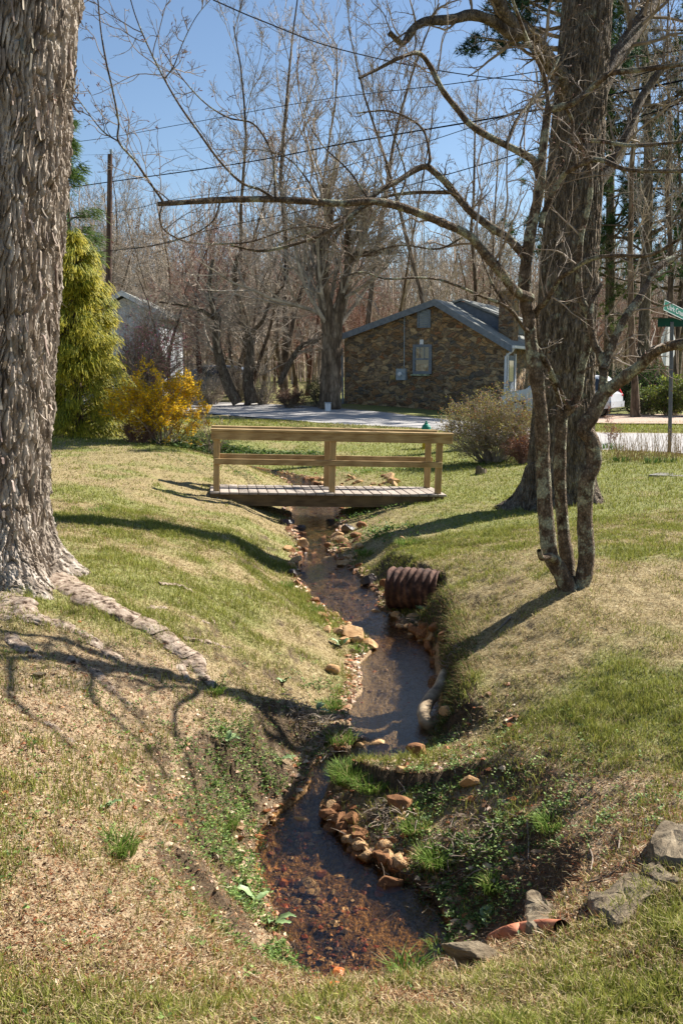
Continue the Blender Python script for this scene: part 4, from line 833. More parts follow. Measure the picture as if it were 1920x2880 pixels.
# ---- slim many-stemmed tree in front of the oak
SM = empty('multistem_tree', on(1600,1655,-1.66), 'slender lichen-spotted tree with three stems and long arching bare branches, right of the stream', 'tree')
BR = {
 'stem': [([(1598,1662,7.7),(1575,1610,7.7),(1548,1560,7.7),(1535,1463,7.7),(1526,1322,7.7),(1523,1200,7.65),(1508,1065,7.6),(1493,967,7.6),(1486,894,7.6),(1474,814,7.6),(1480,722,7.6),(1493,643,7.6),(1505,588,7.6),(1520,520,7.6),(1522,453,7.6),(1535,343,7.6),(1541,294,7.6)], .078, .030),
          ([(1605,1660,7.8),(1592,1567,7.85),(1580,1463,7.9),(1574,1322,7.9),(1576,1220,7.9),(1578,1151,7.9)], .066, .05),
          ([(1630,1662,7.75),(1648,1567,7.75),(1643,1463,7.75),(1648,1353,7.7),(1668,1304,7.7),(1662,1237,7.7),(1640,1206,7.7),(1664,1169,7.7),(1695,1108,7.7)], .078, .060)],
 'limb': [([(1580,1160,7.9),(1572,1110,7.85),(1548,1053,7.75),(1520,985,7.7),(1505,906,7.65),(1512,870,7.6),(1535,845,7.5),(1572,784,7.4),(1609,759,7.3),(1658,729,7.2),(1725,719,7.1),(1829,716,7.0),(1920,665,6.8),(1960,640,6.7)], .036, .010),
          ([(1578,1160,7.9),(1602,1150,7.9),(1624,1102,7.9),(1636,1028,7.9),(1652,967,7.9),(1655,890,7.9),(1630,833,7.9),(1627,753,7.9),(1633,661,7.9),(1646,612,7.9),(1658,551,7.9),(1658,484,7.9),(1640,422,7.85),(1609,392,7.8),(1608,340,7.8),(1585,290,7.7)], .042, .013),
          ([(1695,1108,7.7),(1750,1065,7.6),(1799,1029,7.5),(1835,992,7.4),(1875,975,7.3),(1925,966,7.2),(1985,950,7.1)], .058, .040),
          ([(1692,1110,7.7),(1696,1059,7.7),(1697,1016,7.75),(1670,967,7.8),(1658,906,7.8),(1664,850,7.85),(1690,800,7.9)], .042, .02),
          ([(1698,1040,7.7),(1713,992,7.75),(1750,906,7.8),(1805,827,7.9),(1842,759,8.0),(1900,720,8.1)], .042, .028),
          ([(1491,840,7.6),(1450,820,7.5),(1407,765,7.4),(1364,716,7.35),(1321,665,7.3),(1254,631,7.2),(1187,603,7.1),(1113,578,7.0),(1040,566,6.9),(960,572,6.85),(857,566,6.8),(735,560,6.7),(612,563,6.6),(520,569,6.5),(444,574,6.45)], .044, .017),
          ([(1488,735,7.6),(1474,720,7.6),(1425,667,7.6),(1376,637,7.6),(1321,594,7.6),(1284,551,7.6),(1248,508,7.55),(1202,468,7.5)], .040, .026),
          ([(1202,468,7.5),(1174,474,7.5),(1119,508,7.4),(1064,539,7.3),(997,600,7.2),(930,645,7.1),(850,680,7.0),(740,705,6.9),(650,690,6.8)], .026, .010),
          ([(1273,541,7.56),(1230,541,7.57),(1162,542,7.6),(1082,554,7.6),(1010,590,7.6),(900,640,7.6),(780,690,7.6)], .018, .007),
          ([(1202,468,7.5),(1208,441,7.5),(1193,373,7.5),(1156,337,7.45),(1089,312,7.4),(1003,318,7.3)], .014, .006),
          ([(1516,500,7.6),(1499,453,7.6),(1450,422,7.6),(1401,398,7.6),(1327,355,7.5),(1284,306,7.5),(1242,251,7.4),(1211,190,7.4),(1177,150,7.3),(1125,162,7.2),(1070,190,7.2),(1009,220,7.1)], .036, .011),
          ([(1425,402,7.6),(1450,343,7.7),(1480,300,7.8),(1530,240,7.9),(1572,159,8)], .018, .009),
          ([(1541,300,7.6),(1532,226,7.6),(1508,165,7.5),(1486,122,7.5),(1462,60,7.4),(1440,0,7.3),(1420,-80,7.2)], .020, .010),
          ([(1541,310,7.6),(1580,300,7.5),(1609,290,7.4),(1652,257,7.4),(1695,220,7.3),(1719,205,7.3),(1799,196,7.2),(1925,180,7.1),(1970,176,7.0)], .030, .018),
          ([(1640,395,7.85),(1695,398,7.7),(1786,410,7.6),(1920,398,7.5),(1960,395,7.4)], .018, .012),
          ([(1520,640,7.6),(1529,600,7.6),(1572,508,7.6),(1603,478,7.5),(1640,460,7.4),(1688,450,7.3),(1768,478,7.2),(1920,481,7.1),(1960,480,7)], .026, .015),
          ([(1489,930,7.6),(1474,924,7.5),(1444,882,7.4),(1413,857,7.3),(1352,833,7.2),(1303,811,7.1),(1236,787,7.0),(1174,781,6.9),(1082,784,6.8),(1015,765,6.7),(940,790,6.6)], .018, .005),
          ([(1430,868,7.35),(1410,842,7.4),(1382,796,7.5),(1358,735,7.6),(1345,690,7.7)], .014, .005),
          ([(1497,960,7.6),(1530,1010,7.6),(1560,1070,7.7),(1590,1130,7.8),(1602,1150,7.85)], .020, .022),
          ([(456,573,6.45),(456,563,6.45),(422,514,6.4),(380,453,6.3),(334,398,6.2),(334,343,6.2),(318,257,6.1),(300,178,6.0),(285,92,5.9),(276,0,5.8),(265,-80,5.7)], .010, .004),
          ([(334,398,6.2),(288,367,6.15),(227,288,6.1),(190,240,6.0)], .006, .0025),
          ([(774,563,6.7),(735,535,6.7),(680,514,6.6),(618,453,6.5),(551,361,6.4),(508,300,6.3),(465,227,6.2),(422,141,6.1),(383,49,6.0),(360,-30,5.9)], .011, .0035),
          ([(465,220,6.2),(490,184,6.2),(514,122,6.2),(551,49,6.2),(595,-5,6.2)], .005, .002),
          ([(774,556,6.7),(771,478,6.75),(759,416,6.8),(713,349,6.8),(643,331,6.8),(575,288,6.7),(508,214,6.6),(450,130,6.5)], .010, .003),
          ([(456,578,6.45),(450,612,6.45),(465,649,6.5),(526,680,6.6),(612,686,6.7),(704,680,6.8),(796,649,6.9),(857,637,6.95),(930,645,7.1)], .006, .006), ([(620,566,6.6),(600,620,6.65),(540,660,6.7),(440,690,6.7),(330,700,6.7)], .007, .002), ([(900,570,6.85),(860,500,6.9),(800,440,6.9),(700,420,6.9),(600,440,6.8)], .008, .002), ([(1040,566,6.9),(980,480,7.0),(900,400,7.0),(850,300,7.1),(830,180,7.1)], .009, .002), ([(1300,668,7.3),(1230,700,7.3),(1120,690,7.2),(1000,720,7.1),(900,700,7.0)], .009, .003),
          ([(1113,575,7.0),(1140,500,7.1),(1120,420,7.2),(1090,340,7.3),(1060,250,7.4)], .010, .004)]}
allP, allR = [], []
for nm in ('stem', 'limb'):
    for pts, r0, r1 in BR[nm]:
        c, r, V, Fq = traced(nm, pts, r0, r1, M_bark_small, SM, S=14 if r0 > .03 else 8, n=9); make(nm, V, Fq, M_bark_small, SM, smooth=True)
        if nm == 'limb' or pts[-1][1] < 400:
            q = np.linspace(0 if nm == 'limb' else len(c)*.6, len(c)-1, 14).astype(int); allP.append(c[q]); allR.append(r[q])
V, Fq = tubes([catmull([P(1570,1585,7.7), P(1545,1565,7.5), P(1522,1568,7.4), P(1515,1548,7.35)], 4)], [np.array([.03]*5+[.026]*4+[.022]*3+[.018])], 8); make('branch_stub', V, Fq, M_bark_small, SM, smooth=True)
AP, AR = np.array(allP), np.array(allR); rs6 = np.random.RandomState(6)
a1 = sprout(AP, AR, 7.5, .12, 1, (30,75), (.18,.46), .30, 10, .16, .04, rmin=.0032, rs=rs6, upd=.4); a2 = sprout(*a1, 5, .15, 1, (30,70), (.3,.6), .6, 6, .2, .04, rmin=.0022, rs=rs6); a3 = sprout(*a2, 3.5, .2, 1, (30,70), (.25,.5), .6, 4, .15, .03, rmin=.0014, rs=rs6)
crown_tubes([a1, a2, a3], [5,4,3]).build('crown', M_twig_s, SM)
# buds and a few dry seed clusters
bt = a3[0][:, -1][rs6.rand(len(a3[0])) < .12]; dd = norm(rs6.randn(len(bt), 3)+[0,0,.5]); V, Fq = tubes(np.stack([bt, bt+dd*.012, bt+dd*.022], 1), np.tile([.0015,.0035,.001], (len(bt), 1)), 4); make('buds', V, Fq, simple('bud_red', [(.4, srgb(90,50,40)), (.6, srgb(130,80,60))], 9, .7, 0), SM)

# ================================================================== bare trees: prototypes and copies
def bare_tree(name, h, r0, rs, mats, spread=(30,55), n1=12, lean=0.0, fork=1, n2=6, n3=5, n4=4, up=.06, crown0=.3, l1=(.28,.45), twig=.012, wig=.06):
    """a trunk (own mesh) and a crown (own mesh), rooted at the origin"""
    z = np.zeros(3); e = bpy.data.objects.new(name, None); C.objects.link(e); e.empty_display_size = .2
    tr = [grow(np.array([[0,0,-.3]]), [[lean, 0, 1]], np.array([h]), np.array([r0]), np.array([r0*.18]), 12, wig, .02, rs)]
    for k in range(fork-1): tr.append(grow(tr[0][0][:, 1+k % 2], [[rs.randn()*.4, rs.randn()*.4, 1]], np.array([h*.85]), np.array([r0*.7]), np.array([r0*.15]), 12, wig, .06, rs))
    mb = MB()
    for Pt, Rd in tr:
        Rd = Rd.copy(); Rd[:,0] *= 1.5; mb.add(*tubes(Pt, Rd, 9))
    mb.build('trunk', mats[0], e, smooth=True)
    TP, TR = np.concatenate([a[0] for a in tr]), np.concatenate([a[1] for a in tr])
    a1 = sprout(TP, TR, n1, crown0, 1, spread, l1, .34, 8, .12, up, rmin=twig*1.6, rs=rs); a2 = sprout(*a1, n2, .12, 1, (25,60), (.35,.6), .55, 6, .14, up, rmin=twig*1.1, rs=rs)
    a3 = sprout(*a2, n3, .12, 1, (25,60), (.35,.65), .6, 5, .15, up, rmin=twig*.8, rs=rs); a4 = sprout(*a3, n4+1, .1, 1, (25,60), (.4,.7), .7, 3, .15, up, rmin=twig*.5, rs=rs)
    crown_tubes([a1, a2, a3, a4], [5,3,3,3]).build('crown', mats[1], e); return e
def plant_copy(src, loc, rz, s, label, cat, group, first=False, sz=1.0):
    if first: o = src; kids = []
    else:
        o = src.copy(); C.objects.link(o)
        for ch in src.children: c = ch.copy(); C.objects.link(c); c.parent = o
    o.location = loc; o.rotation_euler = (0, 0, rz); o.scale = (s, s, s*sz); return tag(o, label, cat, group)
def deep_label(u, D, kind):
    where = ('left of the utility pole' if u < 302 else 'between the utility pole and the forsythia' if u < 480 else 'above the left end of the bridge' if u < 700 else 'left of the forked maple' if u < 880 else
             'behind the left slope of the house roof' if u < 1120 else 'behind the house ridge' if u < 1300 else 'behind the house chimney' if u < 1480 else 'behind the oak' if u < 1720 else 'behind the stop sign')
    return '%s tree %s in the wood %s' % (kind, 'far back' if D > 74 else 'standing nearer', where)
rsT = np.random.RandomState(42); WM = (M_bark_wood, M_twig); WR = (M_bark_red, M_twig_r)
# the forked pollard-like tree by the house
md = empty('maple_tree', P(928,1135,42), 'thick forked bare tree with cut stubs standing at the left corner of the stone house', 'tree')
mt = [([(926,1150,42),(928,1127,42),(930,1050,42),(932,980,42),(928,920,42),(918,870,42),(906,784,42),(910,686,42),(925,610,42),(915,520,42)], .50, .15), ([(940,1000,42),(945,930,42),(955,857,42),(980,760,42),(975,680,42),(990,600,42)], .30, .11), ([(975,740,42),(1010,715,41.5),(1050,712,41),(1080,700,41)], .17, .10),
      ([(908,740,42),(880,690,42.5),(850,650,43)], .13, .07), ([(978,690,42),(1020,640,42),(1035,600,42)], .11, .06), ([(915,700,42),(960,640,41),(1000,560,41)], .11, .05)]
mP, mR = [], []
for k, (pts, r0, r1) in enumerate(mt):
    c, r, V, Fq = traced('limb', pts, r0, r1, M_bark_wood, md, S=22 if k < 2 else 10, n=7); make('trunk' if k == 0 else 'limb', V, Fq, M_bark_wood, md, smooth=True)
    q = np.linspace(0, len(c)-1, 10).astype(int); mP.append(c[q]); mR.append(r[q]*.6)
a1 = sprout(np.array(mP), np.array(mR), 17, .40, 1, (20,60), (.5,.9), .5, 8, .12, .10, rmin=.03, rs=rsT); a2 = sprout(*a1, 7, .1, 1, (20,55), (.4,.65), .55, 6, .14, .08, rmin=.018, rs=rsT); a3 = sprout(*a2, 7, .1, 1, (25,60), (.35,.6), .6, 4, .15, .06, rmin=.011, rs=rsT)
crown_tubes([a1, a2, a3], [5,4,3]).build('crown', M_twig, md)

tall = [bare_tree('woodland_tree', 20, .17, rsT, WM, (18,38), 13, 0, 1, 6, 5, 4, .10, .30, (.22,.36), .014), bare_tree('woodland_tree', 18, .16, rsT, WM, (18,40), 12, .03, 2, 5, 5, 4, .09, .25, (.25,.4), .014), bare_tree('woodland_tree', 19, .15, rsT, WM, (15,32), 14, -.03, 1, 6, 5, 3, .12, .2, (.2,.34), .013)]
low = [bare_tree('brushy_tree', 8.5, .15, rsT, (M_bark_wood, M_twig), (35,75), 15, .2, 2, 6, 5, 4, .0, .15, (.35,.6), .011, .12), bare_tree('brushy_tree', 9, .13, rsT, WR, (30,70), 15, -.1, 2, 6, 5, 4, .02, .12, (.3,.5), .011, .1), bare_tree('brushy_tree', 10, .16, rsT, WM, (30,65), 16, .0, 1, 6, 5, 4, .03, .2, (.3,.5), .012, .1)]
used = set()
def put(lst, k, u, D, h, label, cat, group, rz=None, sz=1.0):
    p = P(u, 1100, D); p[2] = gz(p[0], p[1]); ref = {0: [20,18,19], 1: [8.5,9,10]}[0 if lst is tall else 1][k]; first = (id(lst), k) not in used; used.add((id(lst), k))
    plant_copy(lst[k], [float(a) for a in p], rsT.rand()*6.28 if rz is None else rz, h/ref, label, 'tree', group, first, sz)
# individually recognisable ones: (proto, u, D, height, label)
for k, u, D, h, lab in [(0,700,54,18.5,'tall bare tree rising highest left of centre, its top near the thin sloping cable'), (1,800,50,20.5,'tall bare tree just left of the forked maple, reaching the top of the picture'), (2,620,60,17,'tall bare tree between the utility pole and the tallest pair'),
     (0,1010,52,21,'tall bare tree right behind the forked maple, overlapping the house ridge'), (2,1240,50,19,'straight dark-trunked bare tree rising behind the ridge of the stone house'), (1,1340,56,18,'bare tree behind the chimney of the stone house'), (2,1085,62,17,'slim bare tree above the left slope of the stone house'),
     (1,500,64,13,'bare tree right of the utility pole, lower than its neighbours'), (0,330,62,13,'bare tree directly behind the utility pole')]:
    put(tall, k, u, D, h, lab, 'tree', 'tall bare trees behind the road')
for k, u, D, h, lab in [(0,655,50,8.0,'dark leaning tree with low tangled branches beside the road'), (0,690,46,7.5,'dark multi-stemmed tree next to the leaning one by the road'), (1,560,52,8.5,'brushy reddish tree behind the forsythia'), (2,800,52,8.5,'low brushy tree left of the forked maple'), (1,860,56,9,'reddish brushy tree directly behind the forked maple'),
     (0,480,50,7.5,'low dark tree in front of the white house'), (1,620,58,9.5,'reddish brushy tree behind the leaning trunk'), (2,740,60,10,'grey brushy tree filling the gap right of the leaning trunk')]:
    put(low, k, u, D, h, lab, 'tree', 'brushy trees along the far side of the road')
for i in range(18):
    u = rsT.uniform(230, 1900); D = rsT.uniform(62, 92); k = rsT.randint(3)
    if 1480 < u < 1700 and rsT.rand() < .5: continue
    put(tall, k, u, D, rsT.uniform(10, 14.5) if u < 1250 else rsT.uniform(11, 16), deep_label(u, D, 'bare grey'), 'tree', 'bare trees deep in the wood')
for i in range(28):
    u = rsT.uniform(230, 1950); D = rsT.uniform(55, 85); k = rsT.randint(3)
    if 960 < u < 1500 and D < 62: D += 10
    put(low, k, u, D, rsT.uniform(6, 10.5), deep_label(u, D, 'low brushy'), 'tree', 'brushy understorey trees')
# right-hand side, behind the sign
for k, u, D, h, lab in [(0,1790,38,17,'bare tree with dark trunk behind the stop sign'), (1,1900,42,18,'bare tree at the right edge of the picture'), (2,1700,48,17,'bare tree seen just right of the oak trunk')]:
    put(tall, k, u, D, h, lab, 'tree', 'bare trees behind the sign')
# far wood: one mass
mb = MB(); N = 2100; uu = rsT.uniform(-500, 2400, N); DD = rsT.uniform(90, 170, N); X = (uu-960)/F*DD; Z = height(X, DD, False); hh = rsT.uniform(9, 17, N)+(uu < 1000)*1.5
Pt, Rd = grow(np.stack([X, DD, Z-.3], -1), np.tile([0,0,1.], (N,1))+rsT.randn(N,3)*.05, hh, np.full(N,.13), np.full(N,.03), 6, .04, 0, rsT); a1 = sprout(Pt, Rd, 11, .15, 1, (20,60), (.2,.4), .5, 4, .12, .05, rmin=.03, rs=rsT); a2 = sprout(*a1, 4, .1, 1, (25,60), (.4,.7), .6, 3, .12, .03, rmin=.018, rs=rsT)
fw = crown_tubes([(Pt, Rd), a1, a2], [4,3,3]).build('far_wood', simple('far_twig', [(.35, srgb(124,110,98)), (.65, srgb(192,174,156))], .15, .9, 0), None); tag(fw, 'distant leafless wood seen as one brown haze of twigs behind everything', 'woodland', kind='stuff')
# ================================================================== leaves, blades, needles
M_leaf = attr_mat('leaf', .6, .2, .35, 5, .35); M_grass = attr_mat('grass_blade', .7, .15, .30, 3, .2); M_dry = attr_mat('dry_leaf', .85, .2, .1, 8, .15)
def rhomb(Pc, D, Nn, L, W, fold=.0):
    """one folded leaf per row: 4 points"""
    D = norm(D); S = norm(np.cross(D, Nn)); L = L[:,None]; W = W[:,None]; up = norm(np.cross(S, D))
    V = np.stack([Pc, Pc+D*L*.5+S*W*.5+up*W*fold, Pc+D*L, Pc+D*L*.5-S*W*.5+up*W*fold], 1); N = len(Pc); i = np.arange(N)[:,None]*4
    return V.reshape(-1, 3), np.concatenate([i+np.array([[0,1,2]]), i+np.array([[0,2,3]])])
def blades(Pg, hgt, wid, lean, az, col0, col1, rs, faz=None):
    """grass blades: 5 points each"""
    N = len(Pg); faz = rs.uniform(0, np.pi, N) if faz is None else faz; sd = np.stack([np.cos(faz), np.sin(faz), 0*faz], -1)*wid[:,None]*.5; ld = np.stack([np.cos(az), np.sin(az), 0*az], -1)
    mid = Pg+ld*(lean*hgt*.3)[:,None]; mid[:,2] += hgt*.55; tip = Pg+ld*(lean*hgt)[:,None]; tip[:,2] += hgt*np.sqrt(np.clip(1-.5*lean**2, .15, 1))
    V = np.stack([Pg-sd, Pg+sd, mid+sd*.75, mid-sd*.75, tip], 1); i = np.arange(N)[:,None]*5
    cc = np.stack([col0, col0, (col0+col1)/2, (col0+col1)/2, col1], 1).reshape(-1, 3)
    return V.reshape(-1, 3), [i+np.array([[0,1,2,3]]), i+np.array([[3,2,4]])], cc
def scatter(N, rs, y0=1.7, y1=34, um=.42, p=1.0):
    """points whose density falls with distance, in the part of the ground that can be seen"""
    y = np.exp(rs.uniform(math.log(y0+.6), math.log(y1), N)); x = rs.uniform(-um, um, N)*(y+.9); return x, y
rsG = np.random.RandomState(77)
def lawn(N, y0, y1):
    x, y = scatter(N, rsG, y0, y1); k = int(N*.22); x2, y2 = scatter(k, rsG, y0, y1); x2 = np.sign(x2)*(.42+np.abs(x2/(y2+.9))*.6)*(y2+.9); x, y = np.concatenate([x, x2]), np.concatenate([y, y2]); e, sd, wz, bw = chan(x, y); lm = litter_mask(x, y); gm = green_mask(x, y)
    clump = fbm(x*5, y*5, oct=3, seed=90); rd = road_dist(x, y)
    dens = np.clip(.35+.9*gm+(clump-.5)*1.8, .08, 1)*(1-.80*np.clip(lm, 0, 1)); keep = (e > .03) & (rsG.rand(len(x)) < dens) & (rd > .15) & ~((bw < .28) & (e < bw*.7))
    x, y, gm, clump, e, lm = [a[keep] for a in (x, y, gm, clump, e, lm)]; z = height(x, y); n = len(x); dist = np.hypot(x, y)
    h = (.018+.030*rsG.rand(n)**1.5)*(1+.9*(clump > .6)*gm)*(1+.5*np.exp(-e/.25)); w_ = np.maximum(.0028+.002*rsG.rand(n), dist*.0006); h = np.maximum(h, dist*.0022)
    isg = rsG.rand(n) < np.clip(gm*1.0+.04+(clump-.5)*1.0, .04, .93)
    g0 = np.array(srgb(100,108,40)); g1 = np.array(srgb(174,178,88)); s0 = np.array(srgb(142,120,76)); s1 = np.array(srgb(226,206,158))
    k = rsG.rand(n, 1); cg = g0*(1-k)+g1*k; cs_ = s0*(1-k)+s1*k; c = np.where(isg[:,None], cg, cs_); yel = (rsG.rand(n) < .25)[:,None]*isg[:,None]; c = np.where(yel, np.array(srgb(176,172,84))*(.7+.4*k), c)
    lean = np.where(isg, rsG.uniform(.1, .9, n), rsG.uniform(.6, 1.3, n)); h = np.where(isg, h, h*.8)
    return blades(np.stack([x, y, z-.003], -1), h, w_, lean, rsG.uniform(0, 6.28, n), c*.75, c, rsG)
mb = MB()
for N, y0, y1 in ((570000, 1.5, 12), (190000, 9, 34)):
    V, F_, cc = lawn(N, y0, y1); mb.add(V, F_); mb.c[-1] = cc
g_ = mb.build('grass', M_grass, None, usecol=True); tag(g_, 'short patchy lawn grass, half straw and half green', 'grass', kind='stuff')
# dead grass and leaf litter lying flat
def litter(N):
    x, y = scatter(N, rsG, 1.7, 16); e, sd, wz, bw = chan(x, y); lm = litter_mask(x, y); n0 = fbm(x*3, y*3, oct=3, seed=93)
    keep = (e > .0) & (rsG.rand(N) < np.clip(.12+lm*1.2+(n0-.5)*.6, 0, 1)) & ~((bw < .28) & (e < bw)); x, y, e, lm = x[keep], y[keep], e[keep], lm[keep]; n = len(x); z = height(x, y)+.004; dist = np.hypot(x, y)
    D = rsG.randn(n, 3)*[1,1,.25]; Nn = norm(rsG.randn(n, 3)*.45+[0,0,1]); st = rsG.rand(n) < .6
    L = np.where(st, rsG.uniform(.015, .06, n), rsG.uniform(.006, .017, n)); W = np.where(st, rsG.uniform(.0015, .0035, n), L*rsG.uniform(.4, .8, n)); W = np.maximum(W, dist*.0005)
    pal = np.array([srgb(92,58,36), srgb(134,92,60), srgb(176,138,100), srgb(206,178,140), srgb(120,60,32), srgb(70,50,38), srgb(160,128,98), srgb(226,208,178)]); c = pal[rsG.choice(8, n, p=[.2,.2,.16,.12,.08,.1,.09,.05])]*(.8+.4*rsG.rand(n,1))
    V, F_ = rhomb(np.stack([x, y, z], -1), D, Nn, L, W, .15); return V, F_, np.repeat(c, 4, 0)
V, F_, cc = litter(330000); o = make('leaf_litter', V, F_, M_dry, None, col=cc); tag(o, 'brown leaf litter, straw and seed husks lying on the slopes', 'leaf litter', kind='stuff')
# pebbles: octahedral stones, in the bed and on the bars
def pebbles(name, x, y, z, r, col, mat, parent=None):
    n = len(x); base = np.array([[1,0,0],[0,1,0],[-1,0,0],[0,-1,0],[.1,.1,.8],[0,0,-.6],[.55,.5,.55],[-.6,.45,.6]]); 
    T8 = np.array([[0,1,6],[1,7,6],[6,7,4],[1,2,7],[2,4,7],[0,6,4],[2,3,4],[3,0,4],[1,0,5],[2,1,5],[3,2,5],[0,3,5]])
    B = base[None]*(1+rsG.randn(n, 8, 1)*.18)*r[:,None,None]*np.stack([rsG.uniform(.8,1.4,n), rsG.uniform(.7,1.1,n), rsG.uniform(.4,.85,n)], -1)[:,None,:]
    a = rsG.uniform(0, 6.28, n); ca, sa = np.cos(a)[:,None], np.sin(a)[:,None]; X = B[...,0]*ca-B[...,1]*sa+x[:,None]; Y = B[...,0]*sa+B[...,1]*ca+y[:,None]; Z = B[...,2]+z[:,None]
    return make(name, np.stack([X, Y, Z], -1).reshape(-1, 3), (np.arange(n)[:,None,None]*8+T8[None]).reshape(-1, 3), mat, parent, col=np.repeat(col, 8, 0))
N = 60000; x, y = scatter(N, rsG, 3.2, 22, .2); x = rsG.uniform(-.9, 1.3, N)*(.35+y/12); e, sd, wz, bw = chan(x, y)
bar = (sd > 0) & (e < .75) & (y < 6.3) & (y > 4.3); bankp = (e < .12) & (e > 0); inb = e <= 0; sandy = np.clip(blob(x, y, 1090, 1980, -2.38, .75, 1.6, .4), 0, 1)
bankp = bankp & ~((bw < .3) & (sd > 0)); pr = np.where(inb, np.where(y < 6.2, .30*np.clip((fbm(x*2.2, y*2.2, oct=2, seed=71)-.42)*5, .08, 1), .16)*(1-.93*sandy), np.where(bankp, .5*(y > 6.5)+.25, np.where(bar, .10, 0))); k = rsG.rand(N) < pr; x, y, inb_, bar = x[k], y[k], inb[k], bar[k]; n = len(x)
r = np.where(inb_, .006+.016*rsG.rand(n)**2.8, .007+.022*rsG.rand(n)**3); r *= np.clip(.7+y/14, .8, 1.8); z = height(x, y)
pal_b = np.array([srgb(206,124,52), srgb(168,88,36), srgb(214,150,80), srgb(128,80,44), srgb(104,74,50), srgb(220,172,110), srgb(200,96,36)]); pal_d = np.array([srgb(196,158,118), srgb(168,124,86), srgb(216,188,152), srgb(142,104,76), srgb(180,112,66)])
c = np.where(inb_[:,None], pal_b[rsG.randint(0, 7, n)], pal_d[rsG.randint(0, 5, n)])
M_peb = attr_mat('pebble', .55, .45, 0, 20, .4)
o = pebbles('stream_pebbles', x, y, z+r*.2, r, c, M_peb); tag(o, 'orange and brown pebbles covering the stream bed and its edges', 'pebbles', kind='stuff')
# stones scattered on the left slope
N = 900; x = rsG.normal(G(480,2080,-1.85)[0], .5, N); y = rsG.normal(G(480,2080,-1.85)[1], .55, N); k = chan(x, y)[0] > .1; x, y = x[k], y[k]; n = len(x); r = .005+.016*rsG.rand(n)**2.5
o = pebbles('gravel_scatter', x, y, height(x, y)+r*.1, r, pal_d[rsG.randint(0, 5, n)], M_peb); tag(o, 'pale gravel chips spilled on the worn left slope', 'gravel', kind='stuff')

# ground cover: small rosettes of leaves along the water
def groundcover(spots, n_per, size, cols, name, label):
    xs = []; 
    for u, v, z, rx, ry, k in spots:
        p = on(u, v, z); a = rsG.randn(k, 2)*[rx, ry]; xs.append(a+p[:2])
    X = np.concatenate(xs); e = chan(X[:,0], X[:,1])[0]; X = X[e > -.02]; cl = fbm(X[:,0]*7, X[:,1]*7, oct=2, seed=66); X = X[rsG.rand(len(X)) < np.clip((cl-.3)*3.2, 0, 1)]; n = len(X)*n_per; C0 = np.repeat(np.column_stack([X, height(X[:,0], X[:,1])]), n_per, 0)
    a = rsG.uniform(0, 6.28, n); el = rsG.uniform(.05, .9, n); D = np.stack([np.cos(a)*np.cos(el), np.sin(a)*np.cos(el), np.sin(el)], -1); L = rsG.uniform(.5, 1.3, n)*size; C0 = C0+D*rsG.uniform(0, 1.0, (n,1))*size+np.array([0,0,1])*rsG.uniform(0, 1.2, (n,1))*size
    V, F_ = rhomb(C0, norm(D*[1,1,.3]+rsG.randn(n,3)*.3), norm(rsG.randn(n,3)*.4+[0,0,1]), L, L*.6, .12); pal = np.array([srgb(*c_) for c_ in cols]); c = pal[rsG.randint(0, len(pal), n)]*(.75+.5*rsG.rand(n,1)); o = make(name, V, F_, M_leaf, None, col=np.repeat(c, 4, 0)); return tag(o, label, 'ground cover', kind='stuff')
GC = [(700,2150,-2.2,.16,.22,420),(650,2250,-2.25,.13,.2,420),(640,2380,-2.35,.12,.2,420),(620,2480,-2.35,.08,.2,260),(690,2560,-2.45,.10,.15,320),(740,2660,-2.5,.09,.12,260),(790,2720,-2.5,.07,.08,160),(560,2160,-2.05,.2,.3,130),(620,2620,-2.3,.1,.1,60),
      (900,1960,-2.2,.12,.25,200),(880,2080,-2.2,.12,.2,160),(1180,2120,-2.3,.12,.15,160),(1220,2250,-2.3,.12,.2,240),(1280,2400,-2.2,.2,.25,160),(1380,2250,-2.0,.3,.3,140),(1560,2350,-1.9,.3,.3,110),(1250,2040,-2.1,.06,.2,120),(1240,2560,-2.3,.12,.08,120),(1340,2600,-2.3,.12,.06,90),(1780,2300,-1.7,.15,.15,120),(350,2400,-1.9,.7,.8,420),(250,2100,-1.8,.7,.6,260),(560,1980,-1.9,.5,.4,160),(1350,2450,-2.3,.25,.25,420),(1260,2350,-2.3,.2,.3,420),(1450,2380,-2.15,.3,.3,300),(1300,2200,-2.2,.25,.3,300)]
groundcover(GC, 7, .018, [(110,140,60),(140,166,84),(84,112,46),(160,180,104),(70,96,44)], 'ground_cover', 'low green chickweed-like ground cover lining the stream banks')
GC2 = [(520+28*i, 1262+3*i, -1.75, .35, .28, 330) for i in range(12)]+[(520,1240,-1.6,.8,.5,300),(850,1285,-1.95,.4,.25,260)]
groundcover(GC2, 5, .06, [(60,84,34),(84,110,44),(44,64,28),(112,134,60)], 'ivy_bank', 'dark leafy ground cover on the far bank where the stream bends')
groundcover([(700,1345,-1.9,.8,.2,160),(1020,1330,-1.95,.7,.3,160),(1000,1450,-2.0,.35,.4,200),(1080,1500,-2.0,.25,.35,200),(1330,1130+175,-1.8,.9,.4,260)], 5, .04, [(70,100,34),(96,128,46),(120,150,60)], 'clover_patch', 'bright green weeds beside the bridge and under the hedge')

